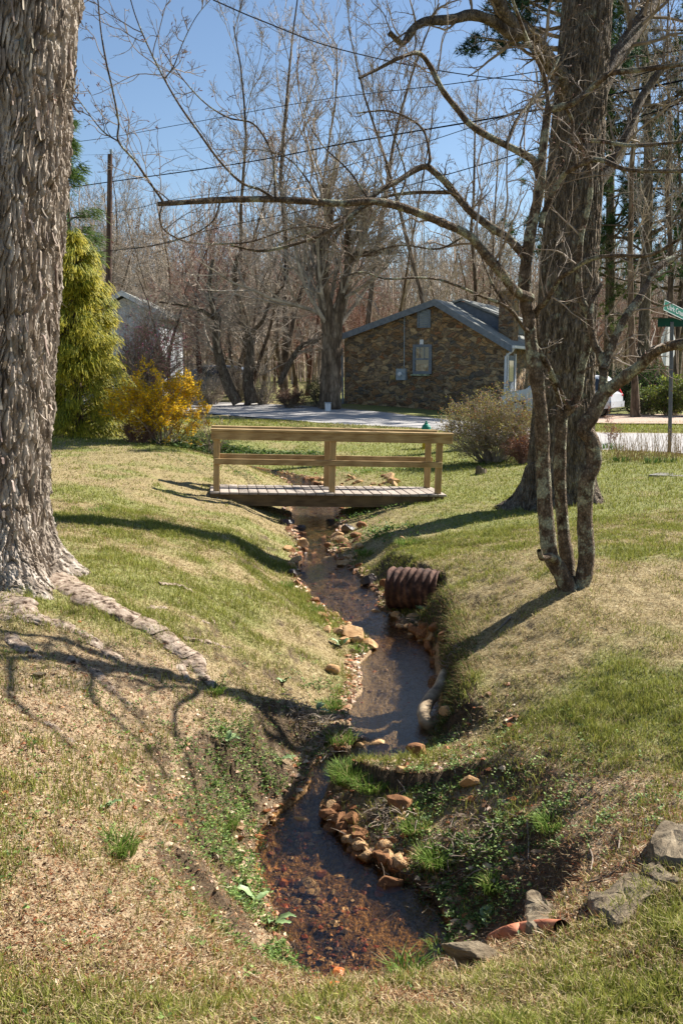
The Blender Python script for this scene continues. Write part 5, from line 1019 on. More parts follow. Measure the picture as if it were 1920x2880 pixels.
# tufts of long grass
def tuft(name, u, v, hgt, rad, n, label, group='grass tufts on the banks', cols=((86,118,40),(150,176,84)), z0=-2.1, lean=(.3,1.2), wid=.005):
    p = on(u, v, z0); a = rsG.uniform(0, 6.28, n); rr = rad*np.sqrt(rsG.rand(n))*.5; Pg = np.stack([p[0]+rr*np.cos(a), p[1]+rr*np.sin(a), np.full(n, p[2]-.01)], -1); k = rsG.rand(n, 1)
    c = np.array(srgb(*cols[0]))*(1-k)+np.array(srgb(*cols[1]))*k; dry = rsG.rand(n, 1) < .10; c = np.where(dry, np.array(srgb(206,186,130)), c)
    V, F_, cc = blades(Pg, hgt*rsG.uniform(.5, 1.05, n), np.full(n, wid)*rsG.uniform(.7, 1.4, n), rsG.uniform(*lean, n), a+rsG.randn(n)*.7, c*.7, c, rsG)
    o = make(name, V, F_, M_grass, None, col=cc); return tag(o, label, 'grass tuft', group)
for a in [(990,2190,.13,.26,700,'big bright tuft of long grass on the gravel bar below the small waterfall'),(1040,2215,.09,.2,320,'looser grass tuft just right of the big one on the gravel bar'),(1225,2430,.12,.16,420,'upright bright tuft beside the largest brown rock of the bar'),
          (1165,2335,.08,.14,220,'small tuft between the brown rocks and the right bank'),(325,2395,.12,.16,260,'dark green wiry tuft alone on the left slope'),(600,1945,.08,.14,240,'dark green tuft where the long root ends'),(1550,2325,.09,.16,240,'wide dark tuft on the right slope'),
          (1150,2745,.10,.14,130,'spiky pale tuft at the near edge of the pool'),(640,2325,.09,.12,200,'tuft in the ground cover left of the narrow channel'),(930,1990,.09,.16,300,'bright tuft at the left edge of the sandy pool'),(1010,1830,.08,.16,260,'tuft below the pale boulders on the left bank'),
          (880,1720,.09,.2,300,'yellow-green tuft on the left bank across from the rusty pipe'),(800,1650,.09,.2,260,'tuft at the foot of the left lawn opposite the dark rocks'),(1030,1560,.11,.22,300,'green tuft right of the stones below the bridge'),(1150,1530,.11,.3,260,'broad tuft in the shadow of the oak on the right bank'),
          (850,1430,.12,.2,200,'tuft under the left end of the bridge'),(1230,2670,.07,.08,60,'tiny tuft growing in the shallow water at the right'),(1390,2500,.10,.12,140,'tuft hanging over the dark hollow'),(960,2090,.09,.2,200,'tuft over the undercut left bank'),(280,1440,.12,.2,120,'tall pale tuft in the oak shadow on the left lawn')]:
    tuft('grass_tuft', *a)
dck = tuft
M_dock = simple('dock_leaf', [(.3, srgb(96,122,72)), (.7, srgb(150,170,118))], 14, .5, .4, .004, spec=.4)
def dock(u, v, n, L, label, seed, nm='dock_plant', mat=None, elr=(.1,.8)):
    rs = np.random.RandomState(seed); p = on(u, v, -2.2); r = empty(nm, p, label, 'plant', 'broad-leaved plants')
    for k in range(n):
        a = rs.uniform(0, 6.28); el = rs.uniform(*elr); l = L*rs.uniform(.7, 1.15); m_ = 9; t = np.linspace(0, 1, m_); d = np.array([math.cos(a), math.sin(a), 0]); s_ = np.array([-d[1], d[0], 0])
        c = p+np.outer(t*l*math.cos(el), d)+np.outer(np.sin(t*1.9)*l*math.sin(el)*.8, [0,0,1.])+[0,0,.01]; w_ = np.sin(np.clip(t*1.02, 0, 1)**.75*np.pi)*l*.20+.002; rip = np.sin(t*18+k)*.004
        V = np.stack([c-s_*w_[:,None]+np.outer(rip+.25*w_, [0,0,1]), c-s_*w_[:,None]*.5+np.outer(.06*w_, [0,0,1]), c, c+s_*w_[:,None]*.5+np.outer(.06*w_, [0,0,1]), c+s_*w_[:,None]+np.outer(.25*w_-rip, [0,0,1])], 1).reshape(-1, 3)
        i = np.arange(m_-1)[:,None]*5+np.arange(4)[None]; make('leaf', V, np.stack([i, i+1, i+6, i+5], -1).reshape(-1, 4), mat or M_dock, r, smooth=True)
dock(720,2540,3,.125,'dock plant with a pale upright leaf at the left edge of the pool',3); dock(770,2600,3,.11,'dock plant whose long leaf points over the water',4); dock(640,2090,4,.11,'dock plant lying in the branch shadow on the left slope',5)
dock(790,2140,3,.10,'single pale dock leaf rosette beside the narrow channel',6); dock(960,1820,4,.13,'dock plant with curled leaves left of the sandy pool',7); dock(800,1925,5,.09,'small rosette on the left slope above the undercut bank',8)
dock(1190,1720,5,.12,'bright leafy plant in front of the rusty pipe',9); dock(1355,2590,5,.09,'round-leaved plant in the dark hollow by the slabs',10); dock(300,2275,5,.07,'small flat rosette on the litter above the wiry tuft',11); dock(890,2000,5,.10,'glossy leafy plant on the left bank of the sandy pool',12)

N = 16000; i_ = rsG.randint(0, len(cn)-1, N); t_ = rsG.rand(N); q_ = cn[i_]*(1-t_)[:,None]+cn[i_+1]*t_[:,None]; y = q_[:,1]+rsG.randn(N)*.05; x = q_[:,0]+q_[:,2]+np.abs(rsG.randn(N)*.13)+.02; k = (q_[:,5] < .5) & (y > 6.25) & (y < 10); x, y = x[k], y[k]; e, sd, wz, bw = chan(x, y); k = (e > .02) & (e < .4) & (sd > 0); x, y, e = x[k], y[k], e[k]; n = len(x)
k = rsG.rand(n, 1); c = np.where(rsG.rand(n, 1) < .5, np.array(srgb(150,126,84))*(.5+.7*k), np.array(srgb(92,110,44))*(.6+.8*k)); V, F_, cc = blades(np.stack([x, y, height(x, y)-.004], -1), rsG.uniform(.03,.09,n), np.full(n, .005), rsG.uniform(.8,1.5,n), np.pi+rsG.randn(n)*.8, c*.7, c, rsG)
V[:,2] -= 0; o = make('overhanging_grass', V, F_, M_grass, None, col=cc); tag(o, 'ragged dry grass hanging over the undercut right bank', 'grass', kind='stuff')
# ================================================================== rocks
def rockmat(name, a, b_, c, wet=False): return simple(name, [(.28, a), (.5, b_), (.72, c)], 7, .35 if wet else .85, .7, .012, detail=8, spec=.5 if wet else .2, bscale=16)
M_rt = rockmat('tan_stone', srgb(128,92,58), srgb(184,146,102), srgb(222,196,156)); M_rb = rockmat('brown_stone', srgb(82,54,36), srgb(134,94,62), srgb(176,132,90)); M_rd = rockmat('dark_wet_stone', srgb(30,24,20), srgb(62,48,38), srgb(98,78,60), True)
M_ro = rockmat('orange_stone', srgb(140,66,24), srgb(194,112,50), srgb(222,160,96), True); M_rg = simple('grey_slate', [(.28, srgb(58,48,36)), (.43, srgb(112,98,78)), (.6, srgb(138,124,102)), (.75, srgb(172,160,136))], 6, .9, 1.0, .02, mapping=(1,1,4), detail=9, spec=.2, bscale=14)
RM = dict(t=M_rt, b=M_rb, d=M_rd, o=M_ro, g=M_rg)
def rock(u, v, w_px, h_px, m_, label, depth=.8, sink=.25, group='stones in and along the stream', tilt=(0,0), ang=None, cube=.3, seed=None, facets=11):
    p = on(u, v, -2.3); sc_ = p[1]/F*1.04; rx = w_px*sc_/2; rz = h_px*sc_/2*.95; ry = rx*depth; sd_ = int(u*7+v*3) % 9973 if seed is None else seed
    ang = (sd_ % 7-3)*.12 if ang is None else ang
    V, F_ = lump((p[0], p[1]+ry*.5, p[2]+rz*(1-sink*2)), rx*1.04, ry, rz, sd_, 20, .10, ang=ang, cube=cube, tilt=tilt, facets=facets); o = make('rock', V, F_, RM[m_], None, smooth=False); return tag(o, label, 'rock', group)
RK = [ # u (centre), v (foot), width, height in photo pixels
 (1062,2120,66,48,'t','tan boulder beside the small waterfall'),(1172,2130,64,48,'b','dark brown boulder right of the waterfall'),(1118,2285,88,58,'b','large flat-topped brown rock upstream of the debris on the bar'),(985,2328,56,58,'b','pyramid-shaped brown stone standing beside the channel'),
 (925,2320,58,38,'b','rounded brown stone at the edge of the narrow channel'),(845,2330,48,44,'t','tan stone with a notch in the left shallows'),(938,2290,44,36,'b','blocky brown stone upstream of the pyramid stone'),(960,2355,36,34,'b','round brown stone under the pyramid stone'),(1130,2315,44,16,'t','flat tan slab stone below the large flat-topped rock'),
 (1006,2428,52,42,'b','rough brown stone at the right edge of the pool'),(1076,2440,62,38,'b','smooth orange-brown cobble on the bar'),(1092,2512,92,66,'b','largest brown rock of the bar, leaning towards the pool'),(1030,2512,32,30,'b','reddish stone below the largest rock'),(1065,2524,30,20,'o','small yellow stone at the foot of the largest rock'),
 (1035,2452,24,20,'t','small tan stone between the cobbles'),(1005,2455,18,22,'b','small reddish pointed stone in the pool edge'),(796,2492,34,24,'o','orange stone just above the water on the left of the pool'),(862,2358,34,18,'o','orange-red stone in the upper shallows'),(905,2465,34,26,'o','rust-red stone in the middle of the pool'),(780,2540,26,18,'o','rust-coloured stone by the left dock plant'),
 (950,2755,48,40,'o','round orange stone at the near end of the pool'),(945,2778,44,16,'o','flat orange stone at the very near end of the pool'),(1130,2185,32,22,'t','small tan stone in the grass of the bar'),(1105,2370,40,20,'b','stone half buried in sand on the bar'),
 (1322,2215,60,46,'t','pale yellow stone on the right slope'),(1262,2012,56,34,'t','tan block at the end of the log'),(990,1805,76,56,'t','biggest pale boulder on the left bank below the rusty pipe'),(1040,1822,52,30,'t','pale flat boulder next to the biggest pale one'),(968,1812,34,24,'t','rounded pale stone left of the biggest pale boulder'),
 (935,1895,40,34,'t','salmon-coloured stone in the left bank grass'),(1055,1735,32,26,'t','tan stone first in the cluster by the rusty pipe'),(1083,1745,24,20,'t','small tan stone in the cluster by the pipe'),(1110,1742,32,24,'t','tan stone in the middle of the pipe cluster'),(1090,1768,40,16,'t','flat tan stone at the water edge of the pipe cluster'),
 (1128,1772,36,20,'b','grey-brown stone at the water edge of the pipe cluster'),(1160,1745,44,26,'t','long tan stone at the back of the pipe cluster'),(1195,1770,34,24,'b','brown stone right of the pipe cluster'),(1190,1795,40,22,'t','flat tan stone below the pipe cluster'),(1182,1812,24,16,'t','little tan stone below the flat one'),
 (1250,1800,46,40,'b','rounded grey boulder under the right bank'),(1222,1775,34,32,'b','grey stone behind the rounded boulder'),(1218,1845,26,24,'b','brown stone at the foot of the undercut bank'),(1205,1820,20,18,'b','small brown stone at the foot of the bank'),(1035,1648,50,44,'d','dark wedge-shaped boulder in the stream left of the pipe'),
 (1080,1655,30,34,'b','brown stone between the dark boulder and the pipe'),(930,1475,36,20,'d','dark flat rock in the water under the bridge'),(885,1478,16,8,'t','little flat stone in the water under the bridge'),(895,1497,36,12,'d','dark low rock across the little riffle'),(845,1492,32,20,'d','dark rock at the left side of the riffle'),(808,1478,40,28,'d','black rock at the left bank below the bridge'),
 (908,1525,32,22,'b','reddish block in the riffle below the bridge'),(975,1500,46,34,'d','dark boulder on the right below the bridge'),(1015,1485,30,24,'b','grey-brown boulder beside the dark one below the bridge'),(848,1540,38,34,'t','orange-tan pointed stone on the left below the bridge'),(808,1550,30,20,'t','tan stone in the left grass below the bridge'),
 (960,1530,36,22,'t','light tan stone on the right gravel below the bridge'),(968,1552,34,18,'t','flat light stone on the right gravel'),(925,1540,30,18,'b','brown stone in midstream below the riffle'),(1000,1512,34,20,'b','angular brown stone on the right gravel'),(965,1592,38,20,'t','pale stone at the edge of the shadow band'),(1010,1595,26,16,'b','small brown stone near the shadow band'),
 (862,1588,26,16,'t','small tan stone on the left edge, third below the bridge'),(820,1598,28,24,'t','tan block half in shadow on the left edge'),(823,1622,32,28,'d','black stone at the left edge above the dark bend'),(852,1628,30,24,'d','second black stone at the left edge, nearer the water'),(832,1648,26,22,'b','grey stone at the left edge below the black ones'),
 (905,1685,32,12,'b','low flat stone in midstream at the bend'),(935,1675,18,8,'b','small dark stone in midstream at the bend'),(940,1735,24,18,'t','tan stone in the left gravel patch'),(975,1762,26,16,'t','light stone in the left gravel patch'),(900,1730,30,10,'t','flat tan pebble row at the left water edge'),
 (1108,1360,38,22,'t','big light stone seen past the bridge rails'),(1080,1362,24,10,'t','small light stone beside it past the bridge rails'),(1010,1358,26,12,'t','light stone past the middle bridge post'),(885,1350,28,12,'b','brown stone in the stream past the bridge'),(905,1362,22,10,'t','tan stone in the stream past the bridge'),(1128,1522,24,18,'t','lone tan stone in the right bank grass'),
 (500,2325,46,24,'b','reddish-brown flat stone on the left slope'),(110,1885+20,40,20,'g','small grey-white stone on the lawn below the roots')]
for r_ in RK: rock(*r_[:6], depth=.8, sink=.2)
PR = []
for q_, mk in enumerate('ttbbtb'):
    V, F_ = lump((0,0,0), 1, .8, .62, 900+q_, 14, .12, facets=11, cube=.3); me = bpy.data.meshes.new('stone'); me.from_pydata(V.tolist(), [], F_.tolist()); me.materials.append(RM[mk]); PR.append(me)
def rubble(u0, u1, v0, v1, k, smin, smax, label, jit=14):
    for i in range(k):
        t = rsG.rand(); u = u0+(u1-u0)*t+rsG.randn()*jit; v = v0+(v1-v0)*t+rsG.randn()*jit*.5; p = on(round(u), round(v)); r = 1.25*rsG.uniform(smin, smax)*(.6+rsG.rand()**3)*.5
        o = bpy.data.objects.new('stone', PR[rsG.randint(6)]); C.objects.link(o); o.location = (p[0], p[1], p[2]+r*.25); o.scale = (r, r*rsG.uniform(.7,1.1), r*rsG.uniform(.7,1.1)); o.rotation_euler = (rsG.randn()*.3, rsG.randn()*.3, rsG.uniform(0,6.28)); tag(o, label, 'stone', 'loose stones along the stream')
rubble(815,850,1470,1660,22,.06,.13,'small stone in the loose row along the left water edge below the bridge'); rubble(975,960,1470,1600,26,.07,.16,'small stone in the gravel heap along the right water edge below the bridge',22)
rubble(865,960,1690,1790,20,.05,.11,'small stone in the pale gravel band on the left across from the pipe'); rubble(1060,1220,1735,1800,24,.05,.11,'small stone in the heap in front of the rusty pipe',16); rubble(940,1120,2290,2440,30,.04,.09,'small stone strewn over the bar beside the pool',30)
rubble(1205,1240,1810,1960,14,.05,.10,'small stone along the foot of the undercut bank',8); rubble(800,960,1345,1362,14,.10,.18,'small stone in the stream beyond the bridge',18); rubble(980,1130,1352,1362,12,.10,.2,'small stone on the grass edge beyond the bridge',16)
rubble(835,950,1460,1640,26,.07,.14,'small stone lying in midstream below the bridge',30); rubble(880,1040,2290,2420,16,.06,.12,'brown stone in the rubble between the channel and the bar',30); rubble(780,930,2480,2560,12,.03,.06,'small rust-coloured stone lying in the shallow pool',40); rubble(900,1180,2105,2125,10,.04,.09,'small stone of the little waterfall sill',14)
def slab(pts, th, label, z=-1.75, tilt=.0):
    th *= .5
    """flat slab with the outline given in the photo"""
    g = np.array([on(u, v, z) for u, v in pts]); c = g.mean(0); n_ = 40; ci = catmull(np.vstack([g, g[:1]]), 8)[:-1]; ci = ci[:, :2]; zc = c[2]+.02
    nrm = np.linalg.lstsq(np.column_stack([g[:,:2]-c[:2], np.ones(len(g))]), g[:,2], rcond=None)[0]*.8; rings = []
    for f, dz in ((1.0,-th),(1.03,-.3*th),(1.0,.55*th),(.93,.85*th),(.6,th),(.25,th*1.02)):
        q = c[:2]+(ci-c[:2])*f; nz = (fbm(q[:,0]*9, q[:,1]*9, oct=4, seed=12)-.5)*.05; q = q+(fbm(q[:,0]*14+f*3, q[:,1]*14, oct=3, seed=13)-.5)[:,None]*.03; zz = c[2]+(q-c[:2])@nrm[:2]+dz+nz*(f < 1.02)+.01; rings.append(np.column_stack([q, zz]))
    m_ = len(ci); V = np.vstack(rings+[[*c[:2], c[2]+th]]); Fq = []; i = np.arange(len(rings)-1)[:,None]*m_; j = np.arange(m_)[None]; Fq = np.stack([i+j, i+(j+1) % m_, i+m_+(j+1) % m_, i+m_+j], -1).reshape(-1, 4)
    b0_ = (len(rings)-1)*m_; Ft = np.array([[b0_+k, b0_+(k+1) % m_, len(V)-1] for k in range(m_)]); o = make('slate_slab', V, [Fq, Ft], M_rg, None); return tag(o, label, 'rock', 'grey slabs edging the hollow')
slab([(1820,2415),(1842,2371),(1870,2350),(1920,2352),(1990,2370),(2000,2450),(1900,2447),(1845,2440)], .10, 'thick layered slate block highest on the right')
slab([(1805,2457),(1829,2442),(1860,2448),(1905,2480),(1897,2496),(1848,2496),(1808,2474)], .04, 'small dark slate piece below the thick block')
slab([(1649,2543),(1707,2524),(1762,2466),(1793,2470),(1856,2512),(1848,2526),(1805,2552),(1756,2606),(1713,2596),(1656,2575)], .05, 'large diamond-shaped grey slab in the middle of the row')
slab([(1477,2582),(1505,2562),(1609,2574),(1672,2625),(1652,2652),(1572,2634),(1529,2636),(1477,2624)], .05, 'long grey slab resting on the clay pipe')
rock(1325,2716,190,100,'g','rough dark grey boulder at the right end of the pool', depth=.45, sink=.3, cube=.2, group='grey slabs edging the hollow')
# clay pipe under the slabs
c_ = catmull([on(u, v, -2.1)+[0,0,.01] for u, v in ((1385,2650),(1425,2635),(1470,2624),(1530,2618),(1580,2622))], 5); V, F_ = tubes([c_], [np.full(len(c_), .03)], 16); o = make('clay_pipe', V, F_, simple('terracotta', [(.3, srgb(150,82,56)), (.7, srgb(200,134,100))], 8, .7, .3), None, smooth=True); tag(o, 'reddish clay pipe showing between the rough boulder and the long slab', 'pipe')

# rusty corrugated pipe end
pp = on(1135,1690,-2.3); nseg = 60; M_rust = simple('rusted_steel', [(.3, srgb(38,25,19)), (.5, srgb(76,50,39)), (.72, srgb(122,90,72))], 11, .85, .6, .01, detail=8)
ax_ = norm(np.array([.94,-.34,.0])); rad_p = .20; c0 = P(1096,1652,9.75); L = .52; rows = []; s_ = np.linspace(0, L, 130); ad = norm(np.cross(ax_, [0,0,1.])); au = np.cross(ad, ax_)
th = np.linspace(0, 2*np.pi, 48, endpoint=False)
for s0 in s_: rr = rad_p+.0085*np.sin(s0/.07*2*np.pi); rows.append(c0+ax_*s0+(np.cos(th)[:,None]*ad+np.sin(th)[:,None]*au)*rr-ax_*(s0 < .001)*0)
for s0 in s_[::-1][::6]: rr = rad_p-.006+.0085*np.sin(s0/.07*2*np.pi); rows.append(c0+ax_*s0+(np.cos(th)[:,None]*ad+np.sin(th)[:,None]*au)*rr)
dn_ = np.array(rows); nz_ = fbm(dn_[...,0]*6, dn_[...,1]*6, dn_[...,2]*6, 3, 15)-.5; rows = list(dn_+nz_[...,None]*np.array([.05,-.03,.05])); V = np.array(rows); ragg = (fbm(th*3, th*0, oct=3, seed=3)-.5)*.06*0; V = V.reshape(-1, 3); m_ = 48; i = np.arange(len(rows)-1)[:,None]*m_; j = np.arange(m_)[None]; Fq = np.stack([i+j, i+(j+1) % m_, i+m_+(j+1) % m_, i+m_+j], -1).reshape(-1, 4)
o = make('corrugated_pipe', V, Fq, M_rust, None, smooth=True); tag(o, 'rusty corrugated steel culvert pipe sticking out of the right bank', 'pipe')

# the log
lg = catmull([P(1256,1898,7.35), P(1240,1935,7.3), P(1218,1965,7.2), P(1200,1985,7.1), P(1195,2010,6.95), P(1205,2030,6.85)], 8); lg[:,2] = np.interp(np.arange(len(lg)), [0, len(lg)-1], [-2.22, -2.36]); 
def setz(u, v, z): return G(u, v, z)
lg = catmull([setz(1250,1893,-2.20), setz(1232,1935,-2.25), setz(1206,1970,-2.29), setz(1192,2000,-2.31), setz(1196,2028,-2.33), setz(1208,2044,-2.38)], 8); m_ = len(lg)
V, F_ = tubes([lg], [np.interp(np.arange(m_), [0, m_*.3, m_-1], [.036, .045, .05])*(1+.2*(fbm(np.arange(m_)*.4, np.zeros(m_), oct=2, seed=9)-.5))], 14); V = np.vstack([V, lg[:1]]); F3 = np.array([[(k+1) % 14, k, len(V)-1] for k in range(14)])
lo = make('log', V, [F_, F3], simple('bare_log', [(.3, srgb(96,78,58)), (.5, srgb(170,148,118)), (.7, srgb(206,188,158))], 7, .8, .6, .006, mapping=(1,1,1), detail=7), None, smooth=True); tag(lo, 'curved pale barkless log lying in the water against the right bank', 'log')
# sticks and fallen twigs
def stick(pts, r, label, mat=None, z=-2.0):
    g = [on(u, v, z)+[0,0,.012] for u, v in pts]; c = catmull(g, 4); V, F_ = tubes([c], [np.linspace(r, r*.5, len(c))], 6); o = make('stick', V, F_, mat or M_twig_s, None); tag(o, label, 'stick', 'fallen sticks')
for a in [([(1480,2310),(1485,2370),(1484,2425)], .005, 'straight pale stick standing out on the right slope'),([(1655,2390),(1665,2420),(1660,2455)], .005, 'short curved stick right of the straight one'),([(1742,2355),(1738,2395)], .005, 'short pale stick near the slate block'),([(1650,2492),(1700,2475),(1745,2445)], .004, 'long thin stick ending at the big slab'),
          ([(1385,2355),(1362,2395)], .004, 'small stick left of the straight one'),([(1435,1740),(1410,1765),(1385,1785)], .010, 'weathered stick in the tree shadow on the right bank'),([(860,2270),(880,2225)], .004, 'pale twig poking from the narrow channel'),([(1150,2320),(1190,2345),(1200,2390)], .004, 'bent twig beside the bar tuft')]: stick(*a)
# debris piles of twigs
def debris(u, v, rad, n, label, z=-2.2, L=(.03,.11), hmax=.05):
    p = on(u, v, z); C0 = p+rsG.randn(n, 3)*[rad, rad*.8, 0]; C0[:,2] = height(C0[:,0], C0[:,1])+rsG.rand(n)*hmax; Pt, Rd = grow(C0, rsG.randn(n, 3)*[1,.7,.3], rsG.uniform(*L, n), rsG.uniform(.0015,.0045,n), np.full(n,.001), 4, .25, 0, rsG); V, F_ = tubes(Pt, Rd, 4); o = make('twig_debris', V, F_, M_twig_s, None); tag(o, label, 'debris', 'piles of twigs', 'stuff')
debris(880,2040,.13,260,'tangle of dead twigs and roots over the undercut left bank'); debris(1080,2300,.09,160,'dead leaves and twigs caught between rocks of the bar'); debris(1150,1755,.10,120,'twigs lodged among the stones by the rusty pipe'); debris(1255,1890,.05,60,'fine twigs at the upper end of the log'); debris(1260,2420,.15,200,'twiggy debris along the right side of the bar')
debris(870,2050,.12,140,'dead stems at the waterfall')
# stump, cover slab, small box
st = on(1352,1332,-1.86); V, F_ = tubes([[st+[0,0,-.05], st+[0,0,.10], st+[.01,0,.115]]], [[.12,.105,.09]], 14); V = np.vstack([V, [st+[.01,0,.117]]]); o = make('stump', V, [F_, np.array([[28+k, 28+(k+1) % 14, 42] for k in range(14)])], M_bark_wood, None); tag(o, 'low cut tree stump on the grass right of the bridge', 'stump')
c4 = [on(u, v, -1.6) for u, v in ((1822,1342),(1935,1342),(1990,1330),(1850,1332))]; mb = MB(); V = np.array(c4+[a-[0,0,.1] for a in c4]); V[:4,2] = V[:4,2].mean()+.012; o = make('concrete_cover', V, [np.array([[0,1,2,3],[7,6,5,4],[0,4,5,1],[1,5,6,2],[2,6,7,3],[3,7,4,0]])], simple('concrete', [(.3, srgb(96,92,86)), (.7, srgb(136,132,124))], 6, .9, .4), None); tag(o, 'flat concrete cover set in the lawn at the right edge', 'cover')
p = P(922,1135,40.5); p[2] = gz(p[0], p[1]); bxo = empty('roadside_box', p, 'small white box on the verge at the foot of the forked maple', 'box'); MB().box(p+[0,0,.16], (.22,.16,.32), rotz(.2), .02).build('housing', M_white, bxo); MB().box(p+[0,0,.34], (.25,.19,.04), rotz(.2), .01).build('lid', M_mbox, bxo)
# ================================================================== evergreens and shrubs
rsS = np.random.RandomState(123)
def weeping(name, u, D, v0, prof, label, pal, n=9000, L=(.22,.5), wid=.011, depthf=1.0, droop=1.0, cl=160, trunk=True):
    """prof: (v, half width in photo pixels) from the foot to the tip"""
    b = P(u, v0, D); b[2] = gz(b[0], b[1]); s_ = D/F; root_ = empty(name, b, label, 'conifer', None)
    zs = np.array([P(u, v, D)[2] for v, _ in prof]); rs_ = np.array([h*s_ for _, h in prof]); top = zs[-1]
    V, Fq = tubes([[b-[0,0,.2], [b[0], b[1], (b[2]+top)/2], [b[0], b[1], top-.1]]], [[.10,.06,.01]], 8); make('trunk', V, Fq, M_bark_wood, root_)
    t = rsS.rand(cl)**.9; z = zs[0]+(top-zs[0])*t; a = rsS.uniform(0, 6.28, cl); rr = np.interp(z, zs, rs_); f = rsS.uniform(.35, 1.12, cl); cx_ = b[0]+np.cos(a)*rr*f; cy_ = b[1]+np.sin(a)*rr*f*depthf
    mbL = MB(); Pt, Rd = grow(np.stack([np.full(cl, b[0]), np.full(cl, b[1]), z-.25*rr-.05], -1), np.stack([cx_-b[0], cy_-b[1], .35*rr], -1), rr*f, np.full(cl, .018), np.full(cl, .006), 5, .05, -.03, rsS); mbL.add(*tubes(Pt, Rd, 4)); mbL.build('boughs', M_bark_wood, root_)
    k = rsS.randint(0, cl, n); sp_ = rsS.randn(n, 3)*np.stack([rr[k]*.07+.045]*2+[rr[k]*.05+.05], -1); P0 = np.stack([cx_[k], cy_[k], z[k]], -1)+sp_
    out = norm(np.stack([P0[:,0]-b[0], P0[:,1]-b[1], 0*P0[:,0]], -1)); Dn = out*.8+np.array([0,0,-.45*droop])+rsS.randn(n, 3)*.22; ln = rsS.uniform(*L, n); Pt, Rd = grow(P0, Dn, ln, np.full(n, wid*.5), np.full(n, wid*.25), 4, .10, -.28*droop, rsS)
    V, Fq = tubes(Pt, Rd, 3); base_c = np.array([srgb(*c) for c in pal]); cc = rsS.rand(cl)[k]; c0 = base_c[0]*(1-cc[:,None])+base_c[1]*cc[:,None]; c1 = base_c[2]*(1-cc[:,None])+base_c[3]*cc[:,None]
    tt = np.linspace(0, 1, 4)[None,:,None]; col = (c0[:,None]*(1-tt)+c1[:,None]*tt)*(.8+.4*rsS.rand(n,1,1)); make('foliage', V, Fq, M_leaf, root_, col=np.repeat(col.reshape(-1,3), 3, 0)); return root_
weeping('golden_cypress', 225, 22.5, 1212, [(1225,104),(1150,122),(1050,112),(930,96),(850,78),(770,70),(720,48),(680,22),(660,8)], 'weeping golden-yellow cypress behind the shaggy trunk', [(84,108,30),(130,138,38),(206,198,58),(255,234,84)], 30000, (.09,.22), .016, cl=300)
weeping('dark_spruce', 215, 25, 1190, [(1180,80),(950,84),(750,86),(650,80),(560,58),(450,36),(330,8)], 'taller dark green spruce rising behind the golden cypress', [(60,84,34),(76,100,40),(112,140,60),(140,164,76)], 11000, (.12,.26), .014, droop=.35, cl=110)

def shrub(name, u, v, D, wpx, hpx, label, leafpal, nleaf, ls, stems=60, twigmat=None, group=None, cat='shrub', leafname='leaves', arch=.25, leafmat=None, top_bias=0.0, depthf=.8, z=None, ly=(.0,1), sub=(6,5), r0=.011):
    b = P(u, v, D); b[2] = gz(b[0], b[1]); s_ = D/F; W = wpx*s_/2; H = hpx*s_; rt = empty(name, b, label, cat, group)
    n = stems; a = rsS.uniform(0, 6.28, n); P0 = b+np.stack([np.cos(a)*W*.28*rsS.rand(n), np.sin(a)*W*.28*depthf*rsS.rand(n), np.full(n, -.05)], -1); sp_ = rsS.rand(n)**.6
    tgt = np.stack([np.cos(a)*W*sp_, np.sin(a)*W*depthf*sp_, H*np.sqrt(np.clip(1-sp_**2*.75, .1, 1))*rsS.uniform(.7,1.0,n)], -1); ln = np.linalg.norm(tgt, axis=1)*1.02
    Pt, Rd = grow(P0, tgt+[0,0,arch], ln, np.full(n, r0), np.full(n, r0*.3), 8, .10, -arch*.12, rsS); a1 = sprout(Pt, Rd, sub[0], .2, 1, (25,65), (.25,.5), .6, 5, .15, .04, rmin=.0045, rs=rsS); a2 = sprout(*a1, sub[1], .1, 1, (25,65), (.3,.6), .7, 4, .15, .02, rmin=.0035, rs=rsS)
    crown_tubes([(Pt, Rd), a1, a2], [5,3,3]).build('branches', twigmat or M_twig, rt)
    if nleaf:
        src = np.concatenate([a1[0][:,1:].reshape(-1,3), a2[0].reshape(-1,3)]); k = rsS.randint(0, len(src), nleaf*2); q = src[k]+rsS.randn(len(k), 3)*.025; hz = (q[:,2]-b[2])/H
        keep = rsS.rand(len(k)) < np.clip(1-top_bias+top_bias*hz*1.6, 0, 1); q = q[keep][:nleaf]; m_ = len(q); pal = np.array([srgb(*c) for c in leafpal]); c = pal[rsS.randint(0, len(pal), m_)]*(.75+.5*rsS.rand(m_,1)); L = rsS.uniform(.6,1.3,m_)*ls
        V, F_ = rhomb(q, rsS.randn(m_,3), norm(rsS.randn(m_,3)+[0,0,.6]), L, L*.6, .15); make(leafname, V, F_, leafmat or M_leaf, rt, col=np.repeat(c, 4, 0))
    return rt
M_petal = attr_mat('petal', .6, .05, .3, 5)
shrub('forsythia', 455, 1243, 21.2, 236, 232, 'forsythia bush covered in yellow flowers right of the golden cypress', [(236,190,20),(248,208,36),(214,164,22),(170,146,56)], 21000, .046, 44, M_twig, leafname='flowers', leafmat=M_petal, top_bias=.35, arch=.35, sub=(6,3))
shrub('barberry_hedge', 1386, 1288, 21.5, 262, 212, 'dense twiggy rounded hedge bush with small olive leaves beside the road', [(150,142,66),(172,156,78),(150,104,66),(120,120,56)], 17000, .034, 150, M_twig, top_bias=.6, arch=.1, sub=(6,4))
shrub('bramble', 1475, 1296, 20.5, 130, 90, 'low reddish bramble between the hedge bush and the oak', [(120,70,44),(150,100,60),(96,60,40)], 1500, .03, 60, M_twig_r, arch=.4)
